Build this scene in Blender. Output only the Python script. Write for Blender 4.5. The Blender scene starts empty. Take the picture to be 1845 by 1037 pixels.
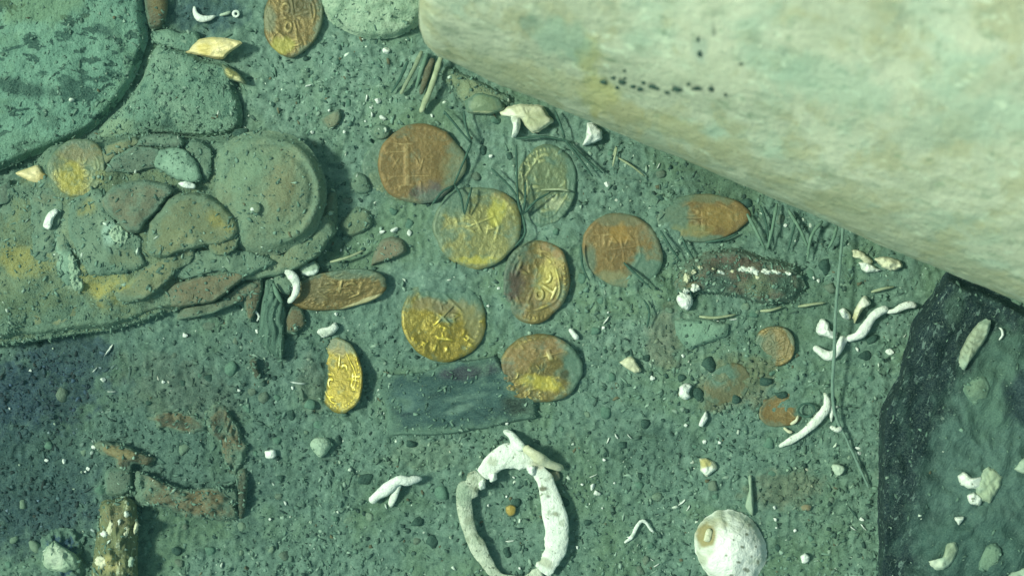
import bpy, math, random
import numpy as np
sc = bpy.context.scene
rng = np.random.default_rng(7); random.seed(7)
# ---------------------------------------------------------------- units, camera, light
# one scene unit is 10 cm; lengths below are in "px": 1 px = 0.24 mm on the seabed (a coin is ~36 mm)
K = 0.0024
CU, CV = 922.5, 518.5
HP = 2403.0                      # camera height above the seabed
sc.unit_settings.system = 'METRIC'; sc.unit_settings.scale_length = 0.1
cam_d = bpy.data.cameras.new('camera'); cam = bpy.data.objects.new('camera', cam_d)
sc.collection.objects.link(cam); sc.camera = cam
cam.location = (0, 0, HP * K); cam.rotation_euler = (0, 0, 0)
cam_d.sensor_width = 36; cam_d.lens = 18 / (922.5 / HP)
cam_d.clip_start = 0.05; cam_d.clip_end = 200
cam_d.dof.use_dof = True; cam_d.dof.focus_distance = (HP - 10) * K; cam_d.dof.aperture_fstop = 0.7

SUN_EL, SUN_AZ = math.radians(50), math.radians(180 - 8)     # light comes from the left of the frame
world = bpy.data.worlds.new('World'); sc.world = world; world.use_nodes = True
wn = world.node_tree.nodes; wl = world.node_tree.links; wn.clear()
sky = wn.new('ShaderNodeTexSky'); sky.sky_type = 'NISHITA'; sky.sun_disc = False
sky.sun_elevation = SUN_EL; sky.sun_rotation = math.pi / 2 - SUN_AZ
mixw = wn.new('ShaderNodeMix'); mixw.data_type = 'RGBA'; mixw.blend_type = 'MULTIPLY'
mixw.inputs[0].default_value = 1; mixw.inputs[7].default_value = (0.89, 1.0, 0.66, 1)   # sea water over the site takes the blue and red out of the daylight
bg = wn.new('ShaderNodeBackground'); bg.inputs[1].default_value = 0.15
wo = wn.new('ShaderNodeOutputWorld')
wl.new(sky.outputs[0], mixw.inputs[6]); wl.new(mixw.outputs[2], bg.inputs[0]); wl.new(bg.outputs[0], wo.inputs[0])
sun_d = bpy.data.lights.new('sun', 'SUN'); sun_d.energy = 3.6; sun_d.angle = math.radians(7); sun_d.color = (0.88, 1.0, 0.78)
sun = bpy.data.objects.new('sun', sun_d); sc.collection.objects.link(sun)
sun.rotation_euler = (0, math.pi / 2 - SUN_EL, SUN_AZ)
sun.location = (-4, 0.5, 5)
HAZE = 0.0065                       # density of the water between camera and seabed
sc.view_settings.view_transform = 'Standard'; sc.view_settings.look = 'None'
sc.view_settings.gamma = 1; sc.view_settings.exposure = 0.10; sc.view_settings.use_curve_mapping = False

# ---------------------------------------------------------------- noise
def _h(ix, iy, s):
    n = (ix.astype(np.int64) * 374761393 + iy.astype(np.int64) * 668265263 + s * 974711) & 0xffffffff
    n = ((n ^ (n >> 13)) * 1274126177) & 0xffffffff
    return ((n ^ (n >> 16)) & 0xffff) / 65535.0
def vn(x, y, s=0):
    x = np.asarray(x, float); y = np.asarray(y, float)
    ix = np.floor(x); iy = np.floor(y); fx = x - ix; fy = y - iy
    fx = fx * fx * (3 - 2 * fx); fy = fy * fy * (3 - 2 * fy)
    a = _h(ix, iy, s); b = _h(ix + 1, iy, s); c = _h(ix, iy + 1, s); d = _h(ix + 1, iy + 1, s)
    return (a + (b - a) * fx) * (1 - fy) + (c + (d - c) * fx) * fy - 0.5
def fbm(x, y, s=0, o=4):
    r = 0; a = 1.0; x = np.asarray(x, float); y = np.asarray(y, float)
    for i in range(o):
        r = r + a * vn(x, y, s + i * 17); a *= 0.5
        x, y = 1.83 * x + 0.7 * y + 5.2, 1.83 * y - 0.7 * x + 1.3
    return r
def ss(e0, e1, x):
    t = np.clip((np.asarray(x, float) - e0) / (e1 - e0), 0, 1); return t * t * (3 - 2 * t)

# ---------------------------------------------------------------- the lie of the seabed (px heights)
MOUND = []     # (u, v, ru, rv, rot, height): silt heaps (+) and hollows (-)
PITS = []      # beds pressed into the silt under the coins
def low(u, v):
    u = np.asarray(u, float); v = np.asarray(v, float)
    z = 10 * fbm(u / 330, v / 330, 3, 2)
    for (a, b, ru, rv, ro, h) in MOUND:
        c, s = math.cos(ro), math.sin(ro); x = u - a; y = v - b
        e = np.sqrt(((x * c + y * s) / ru) ** 2 + ((-x * s + y * c) / rv) ** 2)
        z = z + h * (1 - ss(0.45, 1.0, e))
    return z
def ground(u, v):
    u = np.asarray(u, float); v = np.asarray(v, float)
    z = low(u, v) + 6 * fbm(u / 60, v / 60, 11, 3)
    for (a, b, ru, rv, ro, h) in PITS:
        c, s = math.cos(ro), math.sin(ro); x = u - a; y = v - b
        z = z - h * (1 - ss(0.55, 1.02, np.sqrt(((x * c + y * s) / ru) ** 2 + ((-x * s + y * c) / rv) ** 2)))
    w = 5 * fbm(u / 20, v / 20, 41, 2)
    rid = 1 - np.abs(2 * vn((u + w) / 15, (v + w) / 15, 21)) * 1.6
    z = z + 3.0 * rid + 2.6 * fbm(u / 9, v / 9, 31, 2) + 1.3 * vn(u / 3.7, v / 3.7, 51)
    return z - 3.0
def W(u, v, z):
    f = (HP - z) / HP
    return np.stack([(np.asarray(u, float) - CU) * K * f, (CV - np.asarray(v, float)) * K * f, np.asarray(z, float) * K + 0 * np.asarray(u, float)], -1)

# ---------------------------------------------------------------- materials
def N(nt, t, **kw):
    n = nt.nodes.new(t)
    for k, x in kw.items(): setattr(n, k, x)
    return n
def px_coords(nt, rot=0.0, stretch=(1, 1, 1), off=0.0):
    g = N(nt, 'ShaderNodeNewGeometry'); m = N(nt, 'ShaderNodeMapping')
    m.vector_type = 'TEXTURE'
    m.inputs['Rotation'].default_value = (0, 0, rot)
    m.inputs['Scale'].default_value = (K * stretch[0], K * stretch[1], K * stretch[2])
    m.inputs['Location'].default_value = (off * K, off * 1.7 * K, 0)
    nt.links.new(g.outputs['Position'], m.inputs[0]); return m.outputs[0]
def noise(nt, size, seed=0, detail=3, rough=0.55, rot=0.0, stretch=(1, 1, 1), dist=0.0):
    n = N(nt, 'ShaderNodeTexNoise'); n.inputs['Scale'].default_value = 1.0 / size
    n.inputs['Detail'].default_value = detail; n.inputs['Roughness'].default_value = rough; n.inputs['Distortion'].default_value = dist
    nt.links.new(px_coords(nt, rot, stretch, seed * 777.0), n.inputs['Vector']); return n.outputs['Fac']
def ramp(nt, f, stops, interp='LINEAR'):
    r = N(nt, 'ShaderNodeValToRGB'); r.color_ramp.interpolation = interp
    e = r.color_ramp.elements
    while len(e) < len(stops): e.new(0.5)
    for x, (p, c) in zip(e, stops): x.position = p; x.color = (*c, 1) if len(c) == 3 else c
    nt.links.new(f, r.inputs[0]); return r.outputs[0]
def mixc(nt, f, a, b):
    m = N(nt, 'ShaderNodeMix', data_type='RGBA')
    for sock, x in ((m.inputs[0], f), (m.inputs[6], a), (m.inputs[7], b)):
        if isinstance(x, (int, float)): sock.default_value = x
        elif isinstance(x, tuple): sock.default_value = (*x[:3], 1)
        else: nt.links.new(x, sock)
    return m.outputs[2]
def mrange(nt, f, lo, hi, a=0.0, b=1.0):
    m = N(nt, 'ShaderNodeMapRange'); m.interpolation_type = 'SMOOTHSTEP'
    m.inputs[1].default_value = lo; m.inputs[2].default_value = hi; m.inputs[3].default_value = a; m.inputs[4].default_value = b
    nt.links.new(f, m.inputs[0]); return m.outputs[0]
def math_(nt, op, a, b):
    m = N(nt, 'ShaderNodeMath', operation=op)
    for s, x in ((m.inputs[0], a), (m.inputs[1], b)):
        if isinstance(x, (int, float)): s.default_value = x
        else: nt.links.new(x, s)
    return m.outputs[0]
SILT = (0.100, 0.178, 0.138)
def material(name, stops, size=25, layers=(), bump=((6, 1.2),), rough=0.85, metallic=0.0, rot=0.0, stretch=(1, 1, 1), detail=5,
             silt=None, relief=None, grain=0.25, coat=0.0, sss=0.0):
    """mottled procedural surface; layers = (colour, size, lo, hi, seed, opacity[, rot, stretch])"""
    m = bpy.data.materials.new(name); m.use_nodes = True; nt = m.node_tree
    b = nt.nodes['Principled BSDF']
    col = ramp(nt, noise(nt, size, 1, detail, 0.6, rot, stretch, 0.6), stops)
    if relief:                                                  # pale painted glint on the worn high points, darker colour in the hollows
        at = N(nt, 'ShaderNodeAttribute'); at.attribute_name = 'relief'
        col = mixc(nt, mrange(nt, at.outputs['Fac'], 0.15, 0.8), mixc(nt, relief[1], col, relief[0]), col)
        col = mixc(nt, mrange(nt, at.outputs['Fac'], 0.7, 1.0, 0, 0.4 if name in ('gold_bright', 'gold_tan') else 0.08), col, (0.92, 0.84, 0.50))  # pale glint painted into the tips of the relief
    for l in layers:
        c, s_, lo, hi, sd, op = l[:6]; ro = l[6] if len(l) > 6 else 0.0; st = l[7] if len(l) > 7 else (1, 1, 1)
        f = mrange(nt, noise(nt, s_, sd + 2, 4, 0.6, ro, st, 0.4), lo, hi, 0, op)
        col = mixc(nt, f, col, c)
    sa = N(nt, 'ShaderNodeAttribute'); sa.attribute_name = 'stain'
    if name == 'silt':                                          # on the open silt stains and painted falloff keep the mottling
        t_ = mixc(nt, 0.5, col, sa.outputs['Color']); tt = N(nt, 'ShaderNodeMix', data_type='RGBA'); tt.blend_type = 'MULTIPLY'; tt.inputs[0].default_value = 1
        base_ = mixc(nt, sa.outputs['Alpha'], (0.105, 0.200, 0.155), sa.outputs['Color'])
        nt.links.new(col, tt.inputs[6]); nt.links.new(base_, tt.inputs[7])
        sc2 = N(nt, 'ShaderNodeMix', data_type='RGBA'); sc2.blend_type = 'DIVIDE'; sc2.inputs[0].default_value = 1
        nt.links.new(tt.outputs[2], sc2.inputs[6]); sc2.inputs[7].default_value = (0.105, 0.200, 0.155, 1); col = sc2.outputs[2]
    else: col = mixc(nt, sa.outputs['Alpha'], col, sa.outputs['Color'])
    siltf = None
    if silt:                                                    # thin dusting of silt in patches
        lo, hi, op, sz = silt
        ra = N(nt, 'ShaderNodeAttribute'); ra.attribute_name = 'rim'
        siltf = mrange(nt, math_(nt, 'ADD', noise(nt, sz, 9, 6, 0.68, 0, (1, 1, 1), 0.3), math_(nt, 'MULTIPLY', mrange(nt, ra.outputs['Fac'], 0.55, 1.0), 0.26)), lo, hi, 0, op)
        sc_ = ramp(nt, noise(nt, 7, 13, 3), [(0.3, (0.068, 0.130, 0.102)), (0.65, (0.130, 0.215, 0.165))])
        col = mixc(nt, siltf, col, sc_)
    if grain:                                                   # fine grain
        g = noise(nt, 2.6, 5, 2, 0.7)
        col = mixc(nt, mrange(nt, g, 0.35, 0.75, 0, grain), col, mixc(nt, 0.55, col, (0.25, 0.38, 0.30)))
        col = mixc(nt, mrange(nt, g, 0.48, 0.25, 0, grain), col, mixc(nt, 0.7, col, (0.01, 0.03, 0.025)))
    nt.links.new(col, b.inputs['Base Color'])
    b.inputs['Roughness'].default_value = rough
    if metallic:
        b.inputs['Metallic'].default_value = metallic
        inv = math_(nt, 'SUBTRACT', 1.0, sa.outputs['Alpha'])
        f = math_(nt, 'MULTIPLY', inv, metallic)
        if siltf is not None: f = math_(nt, 'MULTIPLY', f, math_(nt, 'SUBTRACT', 1.0, siltf))
        nt.links.new(f, b.inputs['Metallic'])
    b.inputs['Specular IOR Level'].default_value = 0.06 if name == 'charred' else 0.25
    if coat: b.inputs['Coat Weight'].default_value = coat; b.inputs['Coat Roughness'].default_value = 0.3
    prev = None
    for i, (s_, h) in enumerate(bump):
        bn = N(nt, 'ShaderNodeBump'); bn.inputs['Strength'].default_value = 1.0; bn.inputs['Distance'].default_value = h * K
        nt.links.new(noise(nt, s_, 20 + i, 4, 0.6, rot, stretch), bn.inputs['Height'])
        if prev: nt.links.new(prev, bn.inputs['Normal'])
        prev = bn.outputs[0]
    if prev: nt.links.new(prev, b.inputs['Normal'])
    return m

M = {}
DK = (0.020, 0.052, 0.042); MD = (0.080, 0.172, 0.125); LT = (0.150, 0.275, 0.205); OL = (0.105, 0.175, 0.095)
M['silt'] = material('silt', [(0.28, (0.062, 0.118, 0.098)), (0.48, (0.108, 0.185, 0.150)), (0.72, (0.178, 0.275, 0.224))], 17,
    layers=((OL, 190, 0.45, 0.65, 3, 0.6), (DK, 19, 0.64, 0.76, 5, 0.6), ((0.27, 0.39, 0.31), 9, 0.59, 0.74, 7, 0.7), ((0.025, 0.068, 0.055), 9, 0.59, 0.70, 15, 0.7), ((0.30, 0.43, 0.34), 5, 0.66, 0.76, 17, 0.6, 0.5, (2.2, 1, 1)),
            ((0.11, 0.095, 0.05), 60, 0.66, 0.8, 9, 0.35), ((0.022, 0.055, 0.075), 150, 0.66, 0.78, 12, 0.25)),
    bump=((9, 2.0), (4, 1.2)), grain=0.4)
m = bpy.data.materials.new('grain_mix'); m.use_nodes = True; M['grains'] = m
a_ = N(m.node_tree, 'ShaderNodeAttribute'); a_.attribute_name = 'stain'
m.node_tree.links.new(a_.outputs['Color'], m.node_tree.nodes['Principled BSDF'].inputs['Base Color'])
m.node_tree.nodes['Principled BSDF'].inputs['Roughness'].default_value = 0.8
M['cannon'] = material('cannon_crust', [(0.28, (0.42, 0.45, 0.33)), (0.5, (0.53, 0.555, 0.42)), (0.72, (0.63, 0.645, 0.50))], 100,
    rot=-0.3, stretch=(1.4, 1, 1),
    layers=(((0.38, 0.53, 0.42), 130, 0.5, 0.7, 1, 0.6), ((0.42, 0.41, 0.25), 80, 0.48, 0.62, 2, 0.7), ((0.30, 0.35, 0.25), 46, 0.56, 0.66, 9, 0.55, -0.1, (1.6, 1, 1)),
            ((0.22, 0.30, 0.20), 17, 0.58, 0.70, 3, 0.6, -0.25, (1.8, 1, 1)), ((0.72, 0.80, 0.62), 13, 0.58, 0.70, 4, 0.65, -0.25, (1.9, 1, 1)),
            ((0.12, 0.19, 0.14), 8, 0.66, 0.74, 6, 0.6, -0.1, (1.8, 1, 1))),
    bump=((20, 4.0), (6, 2.6)), grain=0.35, rough=0.85)
M['blue_stone'] = material('blue_stone', [(0.28, (0.11, 0.225, 0.175)), (0.5, (0.155, 0.30, 0.23)), (0.75, (0.21, 0.37, 0.28))], 60,
    layers=(((0.13, 0.22, 0.12), 120, 0.5, 0.66, 1, 0.5), ((0.018, 0.058, 0.050), 22, 0.575, 0.60, 3, 0.92, 0, (1.5, 1, 1)), ((0.022, 0.07, 0.06), 60, 0.59, 0.62, 4, 0.85, 0, (1.5, 1, 1)),
            ((0.28, 0.45, 0.36), 12, 0.60, 0.72, 5, 0.6), ((0.02, 0.06, 0.055), 6, 0.64, 0.70, 8, 0.8)), bump=((14, 6), (5, 2.4)), grain=0.5)
M['grey_stone'] = material('grey_stone', [(0.28, (0.10, 0.20, 0.155)), (0.5, (0.16, 0.27, 0.20)), (0.75, (0.24, 0.35, 0.26))], 60,
    layers=(((0.035, 0.095, 0.075), 16, 0.575, 0.62, 3, 0.8), ((0.34, 0.46, 0.34), 10, 0.60, 0.72, 5, 0.65)), bump=((12, 5), (4, 2.2)), grain=0.55)
M['pale_coral'] = material('pale_coral', [(0.28, (0.20, 0.32, 0.23)), (0.5, (0.33, 0.45, 0.33)), (0.75, (0.48, 0.58, 0.44))], 30,
    layers=(((0.05, 0.11, 0.085), 13, 0.60, 0.68, 3, 0.8),), bump=((9, 5), (4, 2)), grain=0.3)
M['olive_crust'] = material('olive_crust', [(0.25, (0.090, 0.130, 0.078)), (0.5, (0.145, 0.190, 0.112)), (0.75, (0.205, 0.255, 0.155))], 70,
    layers=(((0.28, 0.22, 0.04), 75, 0.60, 0.74, 1, 0.6), ((0.025, 0.06, 0.045), 14, 0.60, 0.68, 3, 0.75), ((0.26, 0.38, 0.29), 12, 0.60, 0.72, 5, 0.6)),
    bump=((24, 6), (7, 3), (3, 1.4)), silt=(0.48, 0.70, 0.7, 50), grain=0.55)
M['cup_clay'] = material('cup_clay', [(0.25, (0.130, 0.190, 0.125)), (0.5, (0.190, 0.245, 0.160)), (0.75, (0.25, 0.295, 0.195))], 70,
    layers=(((0.17, 0.15, 0.075), 60, 0.52, 0.72, 1, 0.55, 1.5, (2, 1, 1)), ((0.04, 0.09, 0.07), 10, 0.66, 0.74, 3, 0.6)),
    bump=((18, 4), (5, 1.8)), silt=(0.52, 0.76, 0.55, 40), grain=0.45)
def sherd_mat(n, a, b, c, siltlv=0.6, dk=0.5):
    return material(n, [(0.28, a), (0.5, b), (0.75, c)], 45, layers=(((0.03, 0.06, 0.045), 12, 0.64, 0.74, 3, dk),),
                    bump=((15, 2.5), (4, 1.4)), silt=(0.50, 0.74, min(0.85, siltlv + 0.1), 34), grain=0.4)
M['sherd_grey'] = sherd_mat('sherd_grey', (0.080, 0.115, 0.088), (0.110, 0.150, 0.113), (0.145, 0.19, 0.14))
M['sherd_pale'] = sherd_mat('sherd_pale', (0.17, 0.28, 0.21), (0.23, 0.36, 0.27), (0.33, 0.48, 0.37))
M['sherd_brown'] = sherd_mat('sherd_brown', (0.115, 0.118, 0.078), (0.165, 0.165, 0.110), (0.21, 0.21, 0.145))
M['sherd_rust'] = sherd_mat('sherd_rust', (0.125, 0.105, 0.065), (0.170, 0.142, 0.085), (0.205, 0.175, 0.105), 0.3)
M['sherd_olive'] = sherd_mat('sherd_olive', (0.125, 0.145, 0.080), (0.180, 0.198, 0.110), (0.235, 0.245, 0.145), 0.5)
M['sherd_teal'] = sherd_mat('sherd_teal', (0.105, 0.165, 0.120), (0.150, 0.220, 0.158), (0.215, 0.29, 0.205), 0.5)
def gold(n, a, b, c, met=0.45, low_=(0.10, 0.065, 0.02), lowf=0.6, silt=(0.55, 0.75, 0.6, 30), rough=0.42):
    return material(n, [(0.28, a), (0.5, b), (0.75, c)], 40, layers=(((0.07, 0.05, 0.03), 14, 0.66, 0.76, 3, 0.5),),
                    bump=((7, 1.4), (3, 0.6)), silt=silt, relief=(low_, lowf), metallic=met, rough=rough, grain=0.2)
M['gold_rust'] = gold('gold_rust', (0.20, 0.125, 0.050), (0.27, 0.175, 0.066), (0.31, 0.21, 0.085), 0.2, silt=(0.52, 0.76, 0.55, 28), rough=0.5, lowf=0.35)
M['gold_olive'] = gold('gold_olive', (0.26, 0.24, 0.09), (0.36, 0.33, 0.12), (0.48, 0.45, 0.18), 0.3, silt=(0.46, 0.70, 0.7, 26), low_=(0.14, 0.14, 0.06))
M['gold_pale'] = gold('gold_pale', (0.24, 0.27, 0.13), (0.34, 0.37, 0.19), (0.48, 0.50, 0.28), 0.2, silt=(0.48, 0.68, 0.8, 32), low_=(0.11, 0.15, 0.09), lowf=0.8)
M['gold_bright'] = gold('gold_bright', (0.40, 0.29, 0.035), (0.62, 0.48, 0.06), (0.88, 0.74, 0.20), 0.45, silt=(0.54, 0.76, 0.6, 26), low_=(0.13, 0.095, 0.02), lowf=0.75, rough=0.42)
M['gold_brown'] = gold('gold_brown', (0.17, 0.12, 0.05), (0.26, 0.19, 0.07), (0.34, 0.26, 0.10), 0.3, silt=(0.56, 0.74, 0.6, 30))
M['gold_tan'] = gold('gold_tan', (0.27, 0.20, 0.06), (0.40, 0.315, 0.095), (0.58, 0.48, 0.16), 0.35, silt=(0.50, 0.74, 0.65, 26), low_=(0.12, 0.085, 0.03), lowf=0.75, rough=0.45)
M['gold_white'] = gold('gold_white', (0.90, 0.82, 0.40), (1.0, 0.97, 0.66), (1.0, 0.99, 0.80), 0.08, silt=(0.8, 0.9, 0.2, 20), low_=(0.45, 0.30, 0.05), rough=0.4)
M['shell_white'] = material('shell_white', [(0.3, (0.66, 0.72, 0.64)), (0.6, (0.84, 0.88, 0.82))], 24,
    layers=(((0.12, 0.14, 0.09), 10, 0.63, 0.68, 3, 0.85), ((0.38, 0.43, 0.31), 22, 0.56, 0.68, 5, 0.6), ((0.15, 0.17, 0.11), 5, 0.66, 0.72, 8, 0.6)), bump=((10, 3.5), (4, 1.4)), grain=0.2, rough=0.6)
M['shell_clean'] = material('shell_clean', [(0.3, (0.68, 0.74, 0.68)), (0.6, (0.86, 0.90, 0.86))], 14, bump=((8, 3.0), (4, 1.2)), grain=0.15, rough=0.55,
    layers=(((0.32, 0.42, 0.33), 11, 0.57, 0.70, 3, 0.65), ((0.12, 0.16, 0.11), 6, 0.66, 0.72, 6, 0.6)))
M['shell_cream'] = material('shell_cream', [(0.3, (0.50, 0.50, 0.33)), (0.6, (0.74, 0.74, 0.55))], 20, bump=((8, 1.5), (3, .6)), grain=0.15,
    layers=(((0.20, 0.17, 0.08), 14, 0.63, 0.75, 3, 0.7),), rough=0.6)
M['shell_grey'] = material('shell_grey', [(0.3, (0.25, 0.35, 0.27)), (0.6, (0.42, 0.52, 0.41))], 18, bump=((8, 1.5), (3, .6)), grain=0.3,
    layers=(((0.10, 0.14, 0.10), 10, 0.60, 0.72, 3, 0.7),), rough=0.7)
M['ring_dirty'] = material('ring_dirty', [(0.3, (0.36, 0.43, 0.32)), (0.6, (0.64, 0.69, 0.56))], 20, bump=((8, 4.5), (3, 2)), grain=0.4,
    layers=(((0.08, 0.10, 0.07), 10, 0.585, 0.65, 3, 0.85), ((0.24, 0.27, 0.18), 26, 0.5, 0.64, 6, 0.6)), rough=0.75)
M['wood_brown'] = material('wood_brown', [(0.28, (0.055, 0.055, 0.035)), (0.5, (0.11, 0.095, 0.058)), (0.75, (0.17, 0.145, 0.085))], 24, rot=0.3, stretch=(4, 1, 1),
    layers=(((0.02, 0.035, 0.028), 12, 0.62, 0.7, 3, 0.7, 0.3, (4, 1, 1)),), bump=((8, 3), (3, 1)), silt=(0.55, 0.75, 0.7, 40), grain=0.4)
M['wood_rib'] = material('wood_rib', [(0.3, (0.09, 0.085, 0.045)), (0.5, (0.16, 0.145, 0.07)), (0.72, (0.32, 0.30, 0.16))], 10, rot=0.22, stretch=(7, 1, 1),
    layers=(((0.03, 0.045, 0.03), 9, 0.60, 0.7, 3, 0.7, 0.22, (7, 1, 1)),), bump=((8, 3), (3, 1)), silt=(0.58, 0.78, 0.6, 40), grain=0.3)
M['wood_red'] = material('wood_red', [(0.28, (0.075, 0.062, 0.038)), (0.5, (0.135, 0.105, 0.060)), (0.75, (0.19, 0.155, 0.09))], 30, rot=-0.1, stretch=(3, 1, 1),
    layers=(((0.02, 0.035, 0.028), 12, 0.62, 0.7, 3, 0.7),), bump=((10, 3), (3, 1)), silt=(0.46, 0.70, 0.8, 34), grain=0.45)
M['wood_grey'] = material('wood_grey', [(0.28, (0.035, 0.075, 0.06)), (0.5, (0.075, 0.14, 0.11)), (0.75, (0.13, 0.21, 0.16))], 14, rot=1.5, stretch=(6, 1, 1),
    layers=(((0.012, 0.03, 0.025), 9, 0.62, 0.7, 3, 0.8, 1.5, (6, 1, 1)),), bump=((8, 3), (3, 1)), grain=0.3)
M['wood_blue'] = material('wood_blue', [(0.28, (0.014, 0.036, 0.042)), (0.5, (0.030, 0.070, 0.074)), (0.75, (0.06, 0.12, 0.115))], 36, rot=0.14, stretch=(4, 1, 1),
    layers=(((0.016, 0.022, 0.04), 40, 0.55, 0.7, 3, 0.7, 0.14, (2, 1, 1)), ((0.13, 0.21, 0.18), 16, 0.66, 0.75, 4, 0.6, 0.3, (3, 1, 1))), bump=((10, 3.5), (3, 1.4)), silt=(0.54, 0.74, 0.7, 40), grain=0.35)
M['wood_pale'] = material('wood_pale', [(0.28, (0.075, 0.090, 0.045)), (0.5, (0.14, 0.155, 0.075)), (0.75, (0.22, 0.235, 0.12))], 22, rot=1.5, stretch=(3, 1, 1),
    layers=(((0.03, 0.04, 0.02), 11, 0.63, 0.7, 3, 0.8, 1.5, (3, 1, 1)), ((0.60, 0.64, 0.45), 12, 0.57, 0.66, 4, 0.85, 1.5, (2, 1, 1))), bump=((8, 5), (3, 1.6)), grain=0.3)
M['charred'] = material('charred', [(0.28, (0.002, 0.005, 0.012)), (0.5, (0.005, 0.010, 0.020)), (0.75, (0.012, 0.022, 0.034))], 26, rot=1.0, stretch=(3, 1, 1),
    layers=(((0.14, 0.21, 0.195), 8, 0.585, 0.65, 4, 0.8, 1.1, (2.4, 1, 1)), ((0.30, 0.38, 0.33), 6, 0.66, 0.70, 11, 0.8, 1.1, (1.8, 1, 1)), ((0.04, 0.08, 0.072), 40, 0.54, 0.64, 6, 0.4, 1.1, (2, 1, 1))), bump=((14, 5), (4, 2)), grain=0.35, rough=0.8)
M['dark_stone'] = material('dark_stone', [(0.28, (0.012, 0.034, 0.030)), (0.5, (0.025, 0.062, 0.052)), (0.75, (0.045, 0.095, 0.075))], 20, bump=((7, 2), (3, 1)), grain=0.3, silt=(0.6, 0.8, 0.5, 14))
M['green_stone'] = material('green_stone', [(0.28, (0.06, 0.13, 0.10)), (0.5, (0.095, 0.185, 0.14)), (0.75, (0.13, 0.235, 0.175))], 20, bump=((7, 2), (3, 1)), grain=0.3, silt=(0.6, 0.8, 0.4, 14))
M['rust_rock'] = material('rust_rock', [(0.28, (0.045, 0.055, 0.045)), (0.5, (0.10, 0.085, 0.062)), (0.75, (0.15, 0.125, 0.085))], 24,
    layers=(((0.02, 0.045, 0.040), 22, 0.55, 0.66, 3, 0.8), ((0.16, 0.075, 0.055), 40, 0.55, 0.7, 6, 0.7)), bump=((12, 5), (4, 2)), silt=(0.52, 0.7, 0.6, 28), grain=0.4)
M['stalk'] = material('stalk', [(0.3, (0.022, 0.060, 0.048)), (0.7, (0.060, 0.13, 0.10))], 12, bump=(), grain=0.2)
M['stalk_pale'] = material('stalk_pale', [(0.3, (0.09, 0.17, 0.125)), (0.7, (0.18, 0.29, 0.21))], 12, bump=(), grain=0.2)
M['cord'] = material('cord', [(0.3, (0.12, 0.205, 0.17)), (0.7, (0.19, 0.29, 0.235))], 12, bump=((3, .8),), grain=0.2)
M['straw'] = material('straw', [(0.3, (0.22, 0.26, 0.15)), (0.7, (0.45, 0.50, 0.33))], 20, bump=((3, .8),), grain=0.3)
M['sponge_blue'] = material('sponge_blue', [(0.3, (0.014, 0.035, 0.085)), (0.7, (0.03, 0.075, 0.13))], 12, bump=((6, 4),), grain=0.4, silt=(0.48, 0.62, 0.9, 16))

# ---------------------------------------------------------------- mesh helpers
TOPS = []      # upper faces that carry a dusting of crumbs: (u, v, z, weight, material)
BLOCK = []     # footprints kept clear of loose grains: (polygon, keep probability)
def tag(o, label, cat, group=None, kind=None):
    if label: o['label'] = label
    if cat: o['category'] = cat
    if group: o['group'] = group
    if kind: o['kind'] = kind
    return o
def stain_at(u, v, stains):
    rgb = np.zeros((len(u), 3)); al = np.zeros(len(u))
    for i, (a, b, ru, rv, ro, col, st) in enumerate(stains or ()):
        c, s = math.cos(ro), math.sin(ro); x = u - a; y = v - b
        e = np.sqrt(((x * c + y * s) / ru) ** 2 + ((-x * s + y * c) / rv) ** 2) + 0.55 * fbm(u / 16, v / 16, 90 + i, 3)
        f = st * (1 - ss(0.55, 1.1, e))
        na = f + al * (1 - f); k_ = np.where(na > 1e-6, f / np.maximum(na, 1e-6), 0)
        rgb = rgb * (1 - k_[:, None]) + np.array(col) * k_[:, None]; al = na
    return np.concatenate([rgb, al[:, None]], 1)
def link(name, verts, faces, mat, parent=None, origin=None, stain=None, relief=None, smooth=True, rim=None):
    verts = np.asarray(verts, float)
    if origin is None: origin = np.array([verts[:, 0].mean(), verts[:, 1].mean(), verts[:, 2].min()])
    me = bpy.data.meshes.new(name); me.from_pydata((verts - origin).tolist(), [], faces)
    if smooth: me.polygons.foreach_set('use_smooth', np.ones(len(me.polygons), bool))
    at = me.attributes.new('stain', 'FLOAT_COLOR', 'POINT')
    at.data.foreach_set('color', (np.zeros((len(verts), 4)) if stain is None else stain).astype(np.float32).ravel())
    if relief is not None:
        at = me.attributes.new('relief', 'FLOAT', 'POINT'); at.data.foreach_set('value', relief.astype(np.float32))
    if rim is not None:
        at = me.attributes.new('rim', 'FLOAT', 'POINT'); at.data.foreach_set('value', rim.astype(np.float32))
    me.materials.append(M[mat]); me.update()
    o = bpy.data.objects.new(name, me); sc.collection.objects.link(o)
    if parent is not None:
        o.parent = parent; o.location = origin - np.array(parent.location)
    else: o.location = origin
    return o
def resample(p, n, closed=True, sharp=0.0):
    p = np.asarray(p, float)
    out = []; m = len(p); segs = m if closed else m - 1
    q = []
    for i in range(segs):
        g = lambda j: p[j % m] if closed else p[min(max(j, 0), m - 1)]
        a, b, c, d = g(i - 1), g(i), g(i + 1), g(i + 2)
        for t in np.linspace(0, 1, 10, endpoint=False):
            cr = 0.5 * ((2 * b) + (c - a) * t + (2 * a - 5 * b + 4 * c - d) * t * t + (3 * b - a - 3 * c + d) * t ** 3)
            q.append(cr * (1 - sharp) + (b + (c - b) * t) * sharp)
    if not closed: q.append(p[-1])
    q = np.array(q); r = np.vstack([q, q[:1]]) if closed else q
    L = np.concatenate([[0], np.cumsum(np.linalg.norm(np.diff(r[:, :2], axis=0), axis=1) + 1e-9)])
    s = np.linspace(0, L[-1], n, endpoint=not closed)
    return np.stack([np.interp(s, L, r[:, k]) for k in range(p.shape[1])], 1)
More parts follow.
